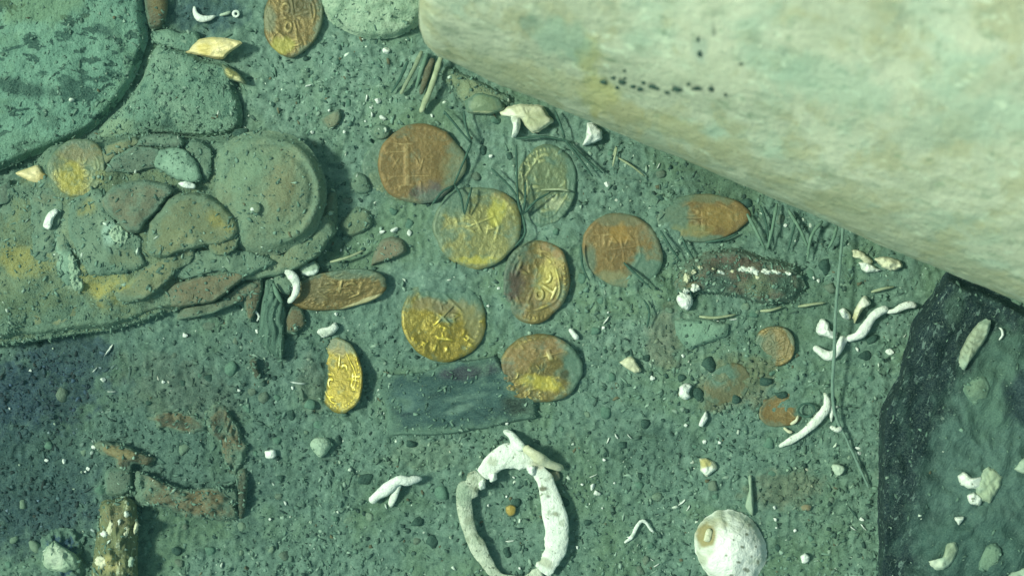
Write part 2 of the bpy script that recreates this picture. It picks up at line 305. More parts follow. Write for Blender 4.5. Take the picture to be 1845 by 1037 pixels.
def slab(name, outline, z0, h, mat, label=None, cat=None, group=None, parent=None, n=72, rings=12, dome=0.5, amp=1.5, asz=18, tilt=(0, 0),
         jit=0.02, depth=14, edge=0.16, stain=None, sharp=0.35, keep=0.06, fn=None, seed=None, abs_z=False, ridge=None, dust=0.0):
    """irregular flat lump: outline in px, top surface h px over z0 with rounded edges, own relief, side walls and underside"""
    seed = int(abs(outline[0][0] * 3 + outline[0][1])) if seed is None else seed
    if mat.startswith('shell') and jit == 0.02: jit = 0.07; amp = max(amp, 2.2); asz = min(asz, 10)
    p = resample(outline, n, True, sharp); c = p.mean(0)
    ang = np.arange(n) * 2 * np.pi / n
    size = np.sqrt(np.mean(np.sum((p - c) ** 2, 1)))
    jr = 1 + jit * 2 * (vn(np.cos(ang) * 3 + seed, np.sin(ang) * 3, seed) + 0.6 * vn(np.cos(ang) * 9, np.sin(ang) * 9 + seed, seed + 1) + 0.35 * vn(p[:, 0] / 4, p[:, 1] / 4, seed + 2))
    p = c + (p - c) * jr[:, None]
    BLOCK.append((p, keep))
    if not abs_z: z0 = z0 + float(low(c[0], c[1]))
    sv = 1 - np.linspace(0, 1, rings) ** 1.5 * 0.94
    U = []; V = []; Z = []
    for s_ in sv:
        q = c + (p - c) * s_; U.append(q[:, 0]); V.append(q[:, 1])
        prof = (1 - dome) * (1 - ss(1 - edge, 1.0, s_) * 0.85) + dome * (1 - s_ ** 2)
        Z.append(np.full(n, h * prof))
    U.append(c[:1]); V.append(c[1:]); Z.append(np.array([float(h)]))
    U = np.concatenate(U); V = np.concatenate(V); Z = np.concatenate(Z)
    Z = z0 + Z + amp * 2 * fbm(U / asz, V / asz, seed, 3) + tilt[0] * (U - c[0]) + tilt[1] * (V - c[1])
    if ridge:
        ro, wl_, ra = ridge; t = ((U - c[0]) * math.cos(ro) + (V - c[1]) * math.sin(ro)) / wl_ + 1.2 * fbm(U / 40, V / 40, 5, 2)
        Z = Z + ra * np.sin(t * 2 * np.pi)
    if fn is not None: Z = Z + fn(U, V)
    k0 = len(U); RIM = np.concatenate([np.repeat(sv, n), [0.0], np.ones(n + 1)])
    TOPS.append((U, V, Z, dust * size * size, mat))
    pb = c + (p - c) * 0.985
    U = np.concatenate([U, pb[:, 0], c[:1]]); V = np.concatenate([V, pb[:, 1], c[1:]])
    Zb = z0 - depth + tilt[0] * (pb[:, 0] - c[0]) + tilt[1] * (pb[:, 1] - c[1])
    Z = np.concatenate([Z, Zb, [z0 - depth]])
    F = []
    for r in range(rings - 1):
        for i in range(n):
            j = (i + 1) % n; F.append((r * n + i, r * n + j, (r + 1) * n + j, (r + 1) * n + i))
    top = rings * n
    for i in range(n):
        j = (i + 1) % n
        F.append(((rings - 1) * n + i, (rings - 1) * n + j, top))
        F.append((k0 + i, k0 + j, j, i)); F.append((k0 + j, k0 + i, k0 + n))
    F = [tuple(reversed(f)) for f in F]           # image v runs downwards
    o = link(name, W(U, V, Z), F, mat, parent, stain=stain_at(U, V, stain), rim=RIM)
    return tag(o, label, cat, group)
def tube(name, pts, mat, label=None, cat=None, group=None, parent=None, flat=0.8, closed=False, n=None, sides=9, jit=0.2, on=True, seed=3, stain=None, keep=0.0, step=4.0):
    """pts: (u, v, height over the silt, radius)"""
    p = np.asarray(pts, float); 
    L = np.sum(np.linalg.norm(np.diff(p[:, :2], axis=0), axis=1))
    n = n or int(max(8, min(160, L / step)))
    q = resample(p, n, closed)
    if on: q[:, 2] += low(q[:, 0], q[:, 1])
    t = np.roll(q[:, :3], -1, 0) - np.roll(q[:, :3], 1, 0)
    if not closed: t[0] = q[1, :3] - q[0, :3]; t[-1] = q[-1, :3] - q[-2, :3]
    t /= np.linalg.norm(t, axis=1)[:, None] + 1e-9
    side = np.stack([-t[:, 1], t[:, 0], 0 * t[:, 0]], 1); side /= np.linalg.norm(side, axis=1)[:, None] + 1e-9
    up = np.cross(t, side); up *= np.sign(up[:, 2:3] + 1e-9)
    U = []; V = []; Z = []
    rad = q[:, 3].copy(); dl = L / n
    if not closed: rad[0] *= 0.55; rad[-1] *= 0.55
    for i in range(n):
        for k_ in range(sides):
            a = 2 * np.pi * k_ / sides
            r = rad[i] * (1 + jit * 2 * float(fbm(i * dl / (rad[i] * 1.6 + 3) + seed * 3.1, math.cos(a) * 1.1 + seed, seed, 3)) + 0.8 * jit * float(vn(i * dl / 30, seed * 1.7, seed)))
            d = side[i] * math.cos(a) * r + up[i] * math.sin(a) * r * flat
            U.append(q[i, 0] + d[0]); V.append(q[i, 1] + d[1]); Z.append(q[i, 2] + d[2])
    F = []
    for i in range(n if closed else n - 1):
        for k_ in range(sides):
            a, b = i * sides + k_, i * sides + (k_ + 1) % sides
            c, d = ((i + 1) % n) * sides + (k_ + 1) % sides, ((i + 1) % n) * sides + k_
            F.append((a, b, c, d))
    if not closed:
        F.append(tuple(range(sides - 1, -1, -1))); F.append(tuple((n - 1) * sides + k_ for k_ in range(sides)))
    U = np.array(U); V = np.array(V); Z = np.array(Z)
    if keep is not None and q[:, 3].max() > 6:
        for i in range(0, n, 2):
            a = np.linspace(0, 2 * np.pi, 8, endpoint=False)
            BLOCK.append((np.stack([q[i, 0] + np.cos(a) * q[i, 3], q[i, 1] + np.sin(a) * q[i, 3]], 1), 0.1))
    o = link(name, W(U, V, Z), F, mat, parent, stain=stain_at(U, V, stain))
    bmfix(o); return tag(o, label, cat, group)
def bmfix(o):
    import bmesh
    b = bmesh.new(); b.from_mesh(o.data); bmesh.ops.recalc_face_normals(b, faces=b.faces); b.to_mesh(o.data); b.free()
def empty(name, u, v, z, label, cat, group=None):
    o = bpy.data.objects.new(name, None); sc.collection.objects.link(o)
    o.empty_display_size = 0.02; o.location = W(np.array([u]), np.array([v]), np.array([z + float(low(u, v))]))[0]
    return tag(o, label, cat, group)
def ell(u, v, ru, rv, ro=0.0, k_=14):
    a = np.linspace(0, 2 * np.pi, k_, endpoint=False)
    x, y = ru * np.cos(a), rv * np.sin(a); c, s = math.cos(ro), math.sin(ro)
    return [(u + X * c - Y * s, v + X * s + Y * c) for X, Y in zip(x, y)]

# ---------------------------------------------------------------- hollows and heaps that the things lie in
MOUND += [(295, 440, 330, 190, 0.0, 14), (60, 120, 300, 230, 0, 6), (930, 925, 75, 100, 0, -6),
          (760, 300, 95, 90, 0, -2), (800, 500, 75, 45, 0, 9), (1010, 640, 40, 45, 0, 6), (560, 690, 34, 70, 0, 8), (1170, 520, 60, 40, 0.5, 9),
          (1330, 660, 70, 60, 0, 6), (1210, 400, 55, 60, 0, 8), (1020, 420, 60, 40, 0, 7), (920, 530, 30, 50, 0.2, 7), (1450, 700, 60, 50, 0, 4),
          (820, 715, 130, 55, -0.1, -3), (1240, 830, 90, 60, 0, -5), (120, 700, 130, 70, 0, -6), (350, 700, 120, 60, 0, 5)]

PITS += [(722, 300, 72, 62, 0, 5), (757, 296, 79, 74, 0, 7), (862, 407, 78, 73, 0, 7), (984, 335, 52, 70, 0, 5), (970, 506, 54, 72, 0, 7), (801, 582, 74, 72, 0, 7),
         (628, 680, 22, 58, 0, 5), (970, 664, 70, 58, 0, 7), (1112, 448, 62, 62, 0.4, 6), (1282, 392, 70, 40, 0, 6), (1412, 618, 20, 32, 0, 5), (529, 28, 52, 72, 0, 7),]
# ---------------------------------------------------------------- setting: the seabed, one sheet
def axis(lo, hi, step, far):
    core = np.arange(lo, hi + step, step); g = [step]
    out = []; x = core[-1]; s = step
    while x < far: s = min(s * 1.09, 900); x += s; out.append(x)
    left = [core[0] - (o - core[-1]) for o in out][::-1]
    return np.concatenate([left, core, out])
gu = axis(-40, 1885, 2.6, 16000); gv = axis(-40, 1077, 2.6, 16000)
GU, GV = np.meshgrid(gu, gv); gz = ground(GU.ravel(), GV.ravel())
gverts = np.stack([(GU.ravel() - CU) * K, (CV - GV.ravel()) * K, gz * K], 1)
nu, nv_ = len(gu), len(gv)
ii, jj = np.meshgrid(np.arange(nu - 1), np.arange(nv_ - 1)); a0 = (jj * nu + ii).ravel()
quads = np.stack([a0 + nu, a0 + nu + 1, a0 + 1, a0], 1).astype(np.int32)
me = bpy.data.meshes.new('seabed')
me.vertices.add(len(gverts)); me.vertices.foreach_set('co', gverts.astype(np.float32).ravel())
me.loops.add(quads.size); me.loops.foreach_set('vertex_index', quads.ravel())
me.polygons.add(len(quads)); me.polygons.foreach_set('loop_start', np.arange(0, quads.size, 4, dtype=np.int32))
me.polygons.foreach_set('use_smooth', np.ones(len(quads), bool))
me.update(calc_edges=True); me.validate()
SEDIMENT_AND_SHADE = [  # sediment tones, plus light falloff painted dark over the lower left
    (900, 380, 360, 230, 0.3, (0.150, 0.265, 0.210), 0.55), (600, 150, 220, 130, 0, (0.165, 0.290, 0.225), 0.6), (1180, 620, 160, 90, 0.2, (0.145, 0.240, 0.180), 0.3),
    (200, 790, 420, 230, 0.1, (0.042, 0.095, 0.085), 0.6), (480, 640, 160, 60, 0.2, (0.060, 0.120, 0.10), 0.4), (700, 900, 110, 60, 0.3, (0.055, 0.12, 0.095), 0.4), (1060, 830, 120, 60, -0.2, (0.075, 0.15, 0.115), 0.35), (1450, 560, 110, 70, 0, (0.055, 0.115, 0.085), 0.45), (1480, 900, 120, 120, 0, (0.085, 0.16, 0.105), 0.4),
    (760, 820, 90, 30, 0, (0.12, 0.19, 0.12), 0.4), (1100, 330, 120, 60, 0.4, (0.07, 0.14, 0.105), 0.35), (1300, 330, 80, 50, 0.4, (0.05, 0.10, 0.075), 0.6),
    (370, 22, 85, 42, 0, (0.026, 0.070, 0.088), 0.9), (20, 720, 190, 90, -0.2, (0.013, 0.038, 0.066), 0.95), (125, 640, 95, 42, 0, (0.016, 0.045, 0.075), 0.85), (30, 890, 170, 120, 0, (0.016, 0.046, 0.060), 0.9),  # deep blue patches at the left edge paint in the dimming light
    (1330, 690, 85, 55, -0.3, (0.135, 0.125, 0.06), 0.5), (1420, 880, 90, 40, 0, (0.115, 0.12, 0.065), 0.45), (1200, 610, 40, 60, 0, (0.13, 0.115, 0.065), 0.4),
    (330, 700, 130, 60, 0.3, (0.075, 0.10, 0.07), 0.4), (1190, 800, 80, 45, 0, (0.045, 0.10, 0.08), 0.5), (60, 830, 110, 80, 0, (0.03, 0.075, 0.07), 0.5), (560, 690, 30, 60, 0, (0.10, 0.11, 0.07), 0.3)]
st = stain_at(GU.ravel(), GV.ravel(), SEDIMENT_AND_SHADE)
at = me.attributes.new('stain', 'FLOAT_COLOR', 'POINT'); at.data.foreach_set('color', st.astype(np.float32).ravel())  # carries the sediment tones and the painted light falloff
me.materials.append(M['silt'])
o = bpy.data.objects.new('seabed', me); sc.collection.objects.link(o); tag(o, 'green grey silt seabed', 'seabed', kind='structure'); del o['category']

# ---------------------------------------------------------------- the big pale cannon barrel across the upper right
R, ZA = 400.0, 270.0
A = np.array([800 - CU, CV - 108, 0.0]); B = np.array([1845 - CU, CV - 556, 0.0]); C = np.array([0, 0, HP])
d = (B - A) / np.linalg.norm(B - A); Nn = np.cross(B - A, C - A); Nn /= np.linalg.norm(Nn)
if Nn[1] < 0: Nn = -Nn
t_ = (ZA - R * Nn[2]) / HP
G = A + (B - A) * ((748 - 800) / (1845 - 800))
S0 = C + (G - C) * (1 - t_) + R * Nn
e1 = np.array([-d[1], d[0], 0]); e2 = np.array([0, 0, 1.0])
prof = [(-14, 0.01), (-12, 0.5), (-8, 0.80), (-2, 0.90), (6, 0.945), (18, 0.972), (40, 0.99)] + [(x, 1.0 - 0.00002 * x) for x in np.linspace(60, 2300, 420)] + [(2302, 0.5), (2303, 0.01)]
na = 260; PV = []
for s_, r_ in prof:
    a = np.arange(na) * 2 * np.pi / na
    su = s_; sv_ = a * R
    dr = 5.5 * fbm(su / 160 + 0 * a, sv_ / 90, 61, 3) + 1.8 * fbm(su / 45 + 0 * a, sv_ / 18, 62, 3) + 1.1 * fbm(su / 11 + 0 * a, sv_ / 8, 63, 3) - 2.0 * ss(0.30, 0.46, fbm(su / 26 + 0 * a, sv_ / 16, 64, 3))
    lip = 6 * math.exp(-((s_ - 30) / 16) ** 2)
    rr = R * r_ + (dr + lip) * min(1, r_ * 1.2)
    PV.append((S0 + d * s_)[None] + rr[:, None] * (np.cos(a)[:, None] * e1 + np.sin(a)[:, None] * e2))
PV = np.concatenate(PV); FF = []
for i in range(len(prof) - 1):
    for k_ in range(na):
        k2 = (k_ + 1) % na; FF.append((i * na + k_, (i + 1) * na + k_, (i + 1) * na + k2, i * na + k2))
fp = HP / (HP - PV[:, 2]); pu = PV[:, 0] * fp + CU; pv = CV - PV[:, 1] * fp
YEL = (0.42, 0.42, 0.13); 
cst = stain_at(pu, pv, [(1062, 100, 26, 40, 0.2, YEL, 0.4), (1080, 170, 40, 40, 0.3, (0.46, 0.43, 0.15), 0.6), (1125, 205, 70, 30, 0.35, (0.44, 0.39, 0.19), 0.65), (1010, 150, 60, 24, 0.4, (0.44, 0.42, 0.24), 0.5), (1230, 235, 70, 26, 0.4, (0.43, 0.40, 0.21), 0.6), (1330, 285, 90, 22, 0.4, (0.42, 0.40, 0.24), 0.5), (1500, 370, 140, 24, 0.41, (0.40, 0.40, 0.25), 0.5), (1720, 470, 140, 24, 0.41, (0.40, 0.40, 0.25), 0.5), (900, 130, 110, 20, 0.45, (0.40, 0.41, 0.26), 0.5), (1260, 90, 20, 26, 0, (0.36, 0.44, 0.36), 0.7), (1700, 230, 120, 40, -0.3, (0.36, 0.43, 0.33), 0.6),
    (1010, 70, 70, 40, 0.5, (0.28, 0.42, 0.33), 0.6), (950, 40, 22, 18, 0, (0.2, 0.30, 0.24), 0.6), (1500, 150, 150, 50, 0.3, (0.33, 0.47, 0.37), 0.45),
    (1090, 146, 6, 5, 0, (0.02, 0.05, 0.04), 0.9), (1120, 148, 10, 5, 0.3, (0.02, 0.05, 0.04), 0.9), (1155, 162, 6, 4, 0, (0.03, 0.07, 0.06), 0.9), (1177, 153, 9, 5, 0.4, (0.03, 0.06, 0.05), 0.9),
    (1220, 160, 11, 5, 0.4, (0.03, 0.07, 0.06), 0.9), (1262, 158, 12, 4, 0.5, (0.03, 0.07, 0.06), 0.9), (1280, 162, 5, 5, 0, (0.03, 0.07, 0.06), 0.9), (1258, 95, 3, 9, 0, (0.02, 0.04, 0.03), 0.9), (1285, 60, 3, 14, 0, (0.05, 0.07, 0.05), 0.7)])
zr = np.mean(PV[:, 2]); 
o = link('cannon_barrel', PV * K, FF, 'cannon', stain=cst); bmfix(o)
tag(o, 'thick pale silt coated cannon barrel lying across the upper right', 'cannon')
cannon = o
def on_barrel(u_, v_):
    q = (pu - u_) ** 2 + (pv - v_) ** 2 + np.where(PV[:, 2] > ZA * 0.4, 0, 1e6); return PV[int(np.argmin(q))] * K
for (u_, v_, a_, b_) in [(1090, 146, 6, 4), (1120, 150, 8, 4), (1153, 163, 6, 4), (1177, 153, 8, 4), (1219, 161, 9, 4), (1262, 158, 10, 3), (1281, 162, 5, 5), (1105, 138, 4, 3), (1160, 150, 4, 3), (1130, 140, 3, 2), (1140, 158, 5, 3), (1186, 160, 4, 3), (1200, 166, 5, 3), (1238, 154, 3, 3), (1113, 158, 3, 4), (1258, 96, 3, 6), (1260, 72, 2, 4), (1334, 118, 3, 2), (1310, 170, 2, 3), (1128, 130, 3, 2)]:
    c_ = on_barrel(u_, v_); th = np.linspace(0, 2 * np.pi, 11, endpoint=False)
    ring = []
    for fr, hh in ((1.0, -2), (0.7, 2.2), (0.25, 3.2)):
        wob_ = 1 + 0.5 * vn(th * 2 + u_, th * 0 + fr, 5)
        ring.append(np.stack([c_[0] + np.cos(th) * a_ * fr * wob_ * K, c_[1] + np.sin(th) * b_ * fr * wob_ * K, c_[2] + (hh + 0 * th) * K], 1))
    vv_ = np.concatenate(ring); ff_ = [(r * 11 + i, r * 11 + (i + 1) % 11, (r + 1) * 11 + (i + 1) % 11, (r + 1) * 11 + i) for r in range(2) for i in range(11)] + [tuple(range(22, 33)), tuple(range(10, -1, -1))]
    link('crust_speck', vv_, ff_, 'dark_stone', cannon)
# footprint of the barrel keeps grains away
BLOCK.append((np.array([(780, 110), (740, 60), (780, -60), (1900, -60), (1900, 560)]), 0.0))

# ---------------------------------------------------------------- big pitted stones, upper left
slab('round_stone', [(258, -60), (264, 0), (266, 70), (250, 125), (225, 170), (195, 205), (160, 238), (110, 262), (50, 285), (-40, 320), (-160, 260), (-200, 100), (-120, -60), (80, -120)], 2, 42, 'blue_stone',
     'large round blue green pitted stone in the upper left corner', 'stone', n=150, rings=44, dome=0.55, amp=3.5, asz=30, edge=0.08, jit=0.008, keep=0.0,
     stain=[(70, 5, 90, 45, 0, (0.14, 0.21, 0.10), 0.5), (40, 160, 62, 18, 0.15, (0.022, 0.065, 0.055), 0.9), (190, 55, 30, 14, 0.3, (0.03, 0.08, 0.07), 0.8), (85, 215, 22, 20, 0, (0.06, 0.13, 0.10), 0.7), (30, 260, 60, 30, 0, (0.16, 0.28, 0.20), 0.5)])
slab('pitted_stone', [(283, 82), (330, 92), (375, 108), (410, 118), (428, 165), (437, 205), (428, 238), (360, 246), (290, 242), (230, 250), (175, 252), (182, 226), (222, 190), (255, 145)], 2, 26, 'grey_stone',
     'grey green pitted stone beside the large round stone', 'stone', n=110, rings=26, dome=0.5, amp=3, asz=26, edge=0.10, jit=0.012,
     stain=[(215, 230, 45, 18, -0.3, (0.25, 0.34, 0.22), 0.6), (301, 224, 12, 11, 0, (0.035, 0.085, 0.07), 0.9)])
slab('flat_stone', [(274, 58), (305, 52), (325, 60), (352, 56), (362, 74), (345, 95), (300, 85), (276, 76)], 8, 16, 'grey_stone', 'small lobed grey stone just left of the bright gold lens', 'stone', tilt=(0.02, 0.05))
slab('wood_block', [(258, -30), (300, -30), (302, 20), (290, 50), (270, 52), (262, 30)], 4, 22, 'wood_brown', 'dark brown wood stub at the top edge beside the round stone', 'wood', stain=[(285, 5, 20, 22, 0, (0.17, 0.125, 0.05), 0.7)])
slab('coral_lump', [(580, -50), (575, 0), (590, 35), (625, 58), (665, 70), (715, 66), (755, 45), (775, 5), (770, -50)], 2, 40, 'pale_coral', 'pale round porous coral lump at the top beside the cannon end', 'coral', n=100, rings=24, dome=0.6, amp=4, asz=16, jit=0.02)

slab('stained_plate', [(800, 118), (840, 135), (890, 160), (925, 178), (900, 200), (860, 204), (835, 190), (815, 165), (795, 140)], -2, 16, 'olive_crust', 'yellowish silted plate under the cannon edge by the sticks', 'plate', n=60, rings=14, amp=3, jit=0.05, stain=[(860, 170, 60, 40, 0.5, (0.26, 0.30, 0.18), 0.7)])
# ---------------------------------------------------------------- coins
def seg(a, b, x0, y0, x1, y1, w):
    dx, dy = x1 - x0, y1 - y0; t = np.clip(((a - x0) * dx + (b - y0) * dy) / (dx * dx + dy * dy + 1e-9), 0, 1)
    return 1 - ss(w * 0.45, w * 1.25, np.hypot(a - x0 - t * dx, b - y0 - t * dy))
def poly(a, b, pts, w):
    r = 0 * a
    for (p, q) in zip(pts[:-1], pts[1:]): r = np.maximum(r, seg(a, b, *p, *q, w))
    return r
GLYPH = {'H': [[(0, 0), (0, 1)], [(.6, 0), (.6, 1)], [(0, .5), (.6, .5)]], 'X': [[(0, 0), (.6, 1)], [(.6, 0), (0, 1)]], 'V': [[(0, 1), (.3, 0), (.6, 1)]], 'I': [[(.3, 0), (.3, 1)]],
         '8': [[(.3, .5), (.55, .75), (.3, 1), (.05, .75), (.3, .5), (.6, .25), (.3, 0), (0, .25), (.3, .5)]], 'S': [[(.6, .9), (.2, 1), (0, .75), (.6, .3), (.4, 0), (0, .1)]], 'O': [[(.3, 0), (.6, .5), (.3, 1), (0, .5), (.3, 0)]], 'P': [[(0, 0), (0, 1), (.5, .9), (.5, .55), (0, .5)]]}
def glyph(a, b, ch, x, y, s, ang, w=0.022):
    c, sn = math.cos(ang), math.sin(ang); r = 0 * a
    for st_ in GLYPH[ch]:
        pts = [(x + s * ((px - .3) * c - (py - .5) * sn), y + s * ((px - .3) * sn + (py - .5) * c)) for px, py in st_]
        r = np.maximum(r, poly(a, b, pts, w))
    return r
def relief_fn(kind, seed):
    def f(a, b):
        rr = np.hypot(a, b); th = np.arctan2(b, a)
        r = 0 * a
        bead = (1 - ss(0.025, 0.05, np.abs(rr - 0.88))) * ss(-0.3, 0.6, np.cos(th * 44))
        r = np.maximum(r, bead * 0.8)
        w = 0.035
        if kind == 'cross':
            for p in ([(0, -.6), (0, .6)], [(-.6, 0), (.6, 0)], [(-.16, .6), (.16, .6)], [(-.16, -.6), (.16, -.6)], [(.6, -.16), (.6, .16)], [(-.6, -.16), (-.6, .16)]): r = np.maximum(r, poly(a, b, p, w * 1.5))
            for q in range(4):
                t = math.pi / 4 + q * math.pi / 2
                r = np.maximum(r, 1 - ss(0.03, 0.06, np.abs(np.hypot(a - .33 * math.cos(t), b - .33 * math.sin(t)) - 0.11)))
            r = np.maximum(r, (1 - ss(0.02, 0.045, np.abs(rr - 0.70 - 0.05 * np.cos(4 * th)))) * 0.8)
        elif kind == 'pillars':
            for x in (-.30, .30):
                r = np.maximum(r, poly(a, b, [(x, -.45), (x, .45)], 0.075)); r = np.maximum(r, poly(a, b, [(x - .13, .5), (x + .13, .5)], w)); r = np.maximum(r, poly(a, b, [(x - .13, -.5), (x + .13, -.5)], w))
            for y in (.32, -.28): r = np.maximum(r, poly(a, b, [(-.72, y), (.72, y)], 0.022))
            for x, y, ch in ((0, .52, '8'), (0, .0, 'V'), (.0, -.55, 'I'), (-.55, .05, 'X'), (.55, .0, 'P')): r = np.maximum(r, glyph(a, b, ch, x, y, .24, 0))
        else:                                   # shield of arms
            r = np.maximum(r, poly(a, b, [(-.42, .5), (.42, .5), (.42, -.2), (.2, -.5), (0, -.6), (-.2, -.5), (-.42, -.2), (-.42, .5)], w))
            for p in ([(0, .5), (0, -.55)], [(-.42, .08), (.42, .08)]): r = np.maximum(r, poly(a, b, p, w))
            for x, y in ((-.21, .3), (.21, -.15), (.21, .3), (-.21, -.15)):
                r = np.maximum(r, poly(a, b, [(x - .1, y - .1), (x + .02, y + .1), (x + .1, y - .05), (x - .06, y + .02)], 0.03))
            r = np.maximum(r, poly(a, b, [(-.3, .62), (-.2, .78), (-.1, .64), (0, .8), (.1, .64), (.2, .78), (.3, .62)], 0.03))
        for i, ch in enumerate('HXSPIVOH'):
            t = math.pi * (0.62 + 0.13 * i)
            r = np.maximum(r, glyph(a, b, ch, 0.74 * math.cos(t), 0.74 * math.sin(t), 0.17, t - math.pi / 2, 0.018))
        wear = ss(-0.30, 0.35, fbm(a * 2.6 + seed, b * 2.6, seed, 3) + 0.02)
        lump = ss(0.0, 0.5, fbm(a * 7 + seed, b * 7 - seed, seed + 7, 3) + 0.1)      # hammered, worn field
        return np.maximum(r * wear, 0.28 * lump)
    return f
def coin(u, v, ru, rv, mat, label, z=3, tilt=(0, 0), ang=0.0, kind='shield', sdir=None, th=9, stain=None, seed=1, rel=2.6, ro=0.0, cut=None, n=132, rings=38, bend=2.0):
    p = np.array(ell(u, v, ru, rv, ro, n)); t = np.arange(n) * 2 * np.pi / n
    wob = 1 + 0.08 * (vn(np.cos(t) * 1.6 + seed * 5, np.sin(t) * 1.6, seed) * 2) + 0.025 * vn(np.cos(t) * 6, np.sin(t) * 6 + seed, seed + 3)
    if cut:                                   # clipped edge: (angle, distance)
        for ca, cd in cut: wob = np.minimum(wob, cd / np.maximum(np.cos(t - ca), 0.05))
    c = np.array([u, v]); p = c + (p - c) * wob[:, None]
    BLOCK.append((c + (p - c) * 0.86, 0.10))
    z0 = z - 6.0 + float(low(u, v)); rel *= 0.75
    sv = np.concatenate([[1.0, 0.985, 0.96], np.linspace(0.93, 0.03, rings - 3)])
    q = c + (p - c)[None] * sv[:, None, None]; U = q[..., 0].ravel(); V = q[..., 1].ravel()
    S = np.repeat(sv, n)
    ca, sa = math.cos(ang), math.sin(ang)
    x = (U - u) / ru; y = -(V - v) / rv
    a = x * ca + y * sa; b = -x * sa + y * ca
    rl = relief_fn(kind, seed)(a, b)
    Z = z0 + th * (1 - 0.35 * ss(0.95, 1.0, S)) + rel * rl + bend * 2 * fbm(x * 1.1 + seed, y * 1.1, seed, 2) + 0.7 * fbm(U / 6, V / 6, seed, 2) + tilt[0] * (U - u) + tilt[1] * (V - v)
    U = np.concatenate([U, p[:, 0]]); V = np.concatenate([V, p[:, 1]])
    Z = np.concatenate([Z, z0 - 2 + tilt[0] * (p[:, 0] - u) + tilt[1] * (p[:, 1] - v)]); rl = np.concatenate([rl, np.zeros(n)])
    F = []; R_ = len(sv)
    for r in range(R_ - 1):
        for i in range(n):
            j = (i + 1) % n; F.append((r * n + i, (r + 1) * n + i, (r + 1) * n + j, r * n + j))
    F.append(tuple((R_ - 1) * n + i for i in range(n))[::-1]); b0 = R_ * n
    for i in range(n):
        j = (i + 1) % n; F.append((i, j, b0 + j, b0 + i))
    F.append(tuple(b0 + i for i in range(n)))
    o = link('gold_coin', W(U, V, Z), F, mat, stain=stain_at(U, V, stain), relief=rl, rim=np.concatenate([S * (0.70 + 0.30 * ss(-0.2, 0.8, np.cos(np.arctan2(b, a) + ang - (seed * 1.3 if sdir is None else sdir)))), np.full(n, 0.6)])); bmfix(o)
    return tag(o, label, 'coin', 'gold coins scattered on the seabed')
SI = SILT
coin(722, 300, 72, 62, 'gold_pale', 'pale silted coin peeping out from under the large rust brown coin', z=0, seed=2, stain=[(700, 300, 60, 70, 0, SI, 0.45)])
coin(757, 296, 79, 74, 'gold_rust', 'large rust brown gold coin with pillars, purple stain at its foot', z=9, ang=0.02, kind='pillars', sdir=-0.7, seed=3, rel=1.9, tilt=(-0.03, -0.03),
     stain=[(785, 352, 42, 26, -0.1, (0.115, 0.10, 0.105), 0.8), (748, 345, 11, 13, 0.6, (0.06, 0.035, 0.03), 0.8), (820, 300, 26, 50, 0.2, (0.20, 0.21, 0.12), 0.6), (800, 372, 40, 14, 0, SI, 0.7)], cut=[(math.radians(-38), 0.97), (math.radians(-125), 0.97)])
coin(862, 407, 78, 73, 'gold_olive', 'olive yellow gold coin below and right of the rust brown coin', z=5, ang=0.4, kind='shield', sdir=2.4, seed=5, tilt=(0.0, 0.03),
     stain=[(812, 360, 40, 32, 0.5, SI, 0.75), (895, 380, 16, 40, 0.2, (0.55, 0.50, 0.07), 0.5), (905, 350, 26, 16, 0.6, (0.22, 0.17, 0.08), 0.6), (860, 468, 50, 9, 0, (0.52, 0.45, 0.06), 0.6), (925, 430, 14, 36, 0, (0.17, 0.20, 0.13), 0.6)])
coin(984, 335, 56, 75, 'gold_pale', 'pale silted coin with raised strokes between the olive coin and the cannon', z=4, ang=0.05, kind='cross', sdir=-0.2, seed=6, rel=3.6, ro=0.05, bend=3,
     stain=[(1035, 300, 20, 50, 0, SI, 0.8), (965, 390, 40, 24, 0.5, SI, 0.85), (1000, 365, 18, 14, 0, (0.60, 0.62, 0.42), 0.4)])
coin(966, 506, 60, 76, 'gold_tan', 'crumpled gold coin with purple brown left flank, centre of the site', z=5, ang=-0.5, kind='cross', sdir=3.0, seed=8, rel=5.5, bend=6, ro=0.1,
     stain=[(940, 520, 50, 60, 0.1, (0.16, 0.11, 0.055), 0.6), (915, 510, 30, 52, 0.1, (0.085, 0.055, 0.045), 0.9), (930, 460, 34, 24, -0.5, (0.15, 0.15, 0.10), 0.75), (1000, 445, 30, 18, 0.5, (0.24, 0.15, 0.06), 0.8), (1012, 545, 14, 40, 0, SI, 0.6), (1000, 548, 16, 12, 0, (0.18, 0.13, 0.06), 0.7), (985, 500, 22, 40, 0.2, (0.55, 0.48, 0.12), 0.4)])
coin(801, 575, 74, 76, 'gold_bright', 'bright yellow gold coin with silt covering its upper half', z=4, ang=0.8, kind='shield', sdir=1.5, seed=10, rel=4.6, tilt=(-0.05, 0.07),
     stain=[(812, 524, 100, 52, 0.15, SI, 0.95), (790, 550, 60, 16, 0.1, (0.26, 0.21, 0.09), 0.7), (850, 575, 24, 50, -0.3, (0.21, 0.20, 0.10), 0.75), (800, 556, 34, 14, 0.6, (0.17, 0.14, 0.07), 0.7), (765, 545, 24, 14, -0.5, (0.22, 0.17, 0.07), 0.6), (820, 512, 90, 34, 0.2, SI, 0.85)])
coin(608, 677, 44, 66, 'gold_bright', 'half buried bright gold coin standing left of the dark plank', z=3, ang=1.4, kind='cross', sdir=1.9, seed=12, rel=3.6, tilt=(0.42, 0.03), ro=-0.12, th=10,
     stain=[(610, 622, 34, 20, 0.4, (0.24, 0.21, 0.12), 0.75), (578, 680, 14, 60, 0, SI, 0.9)])
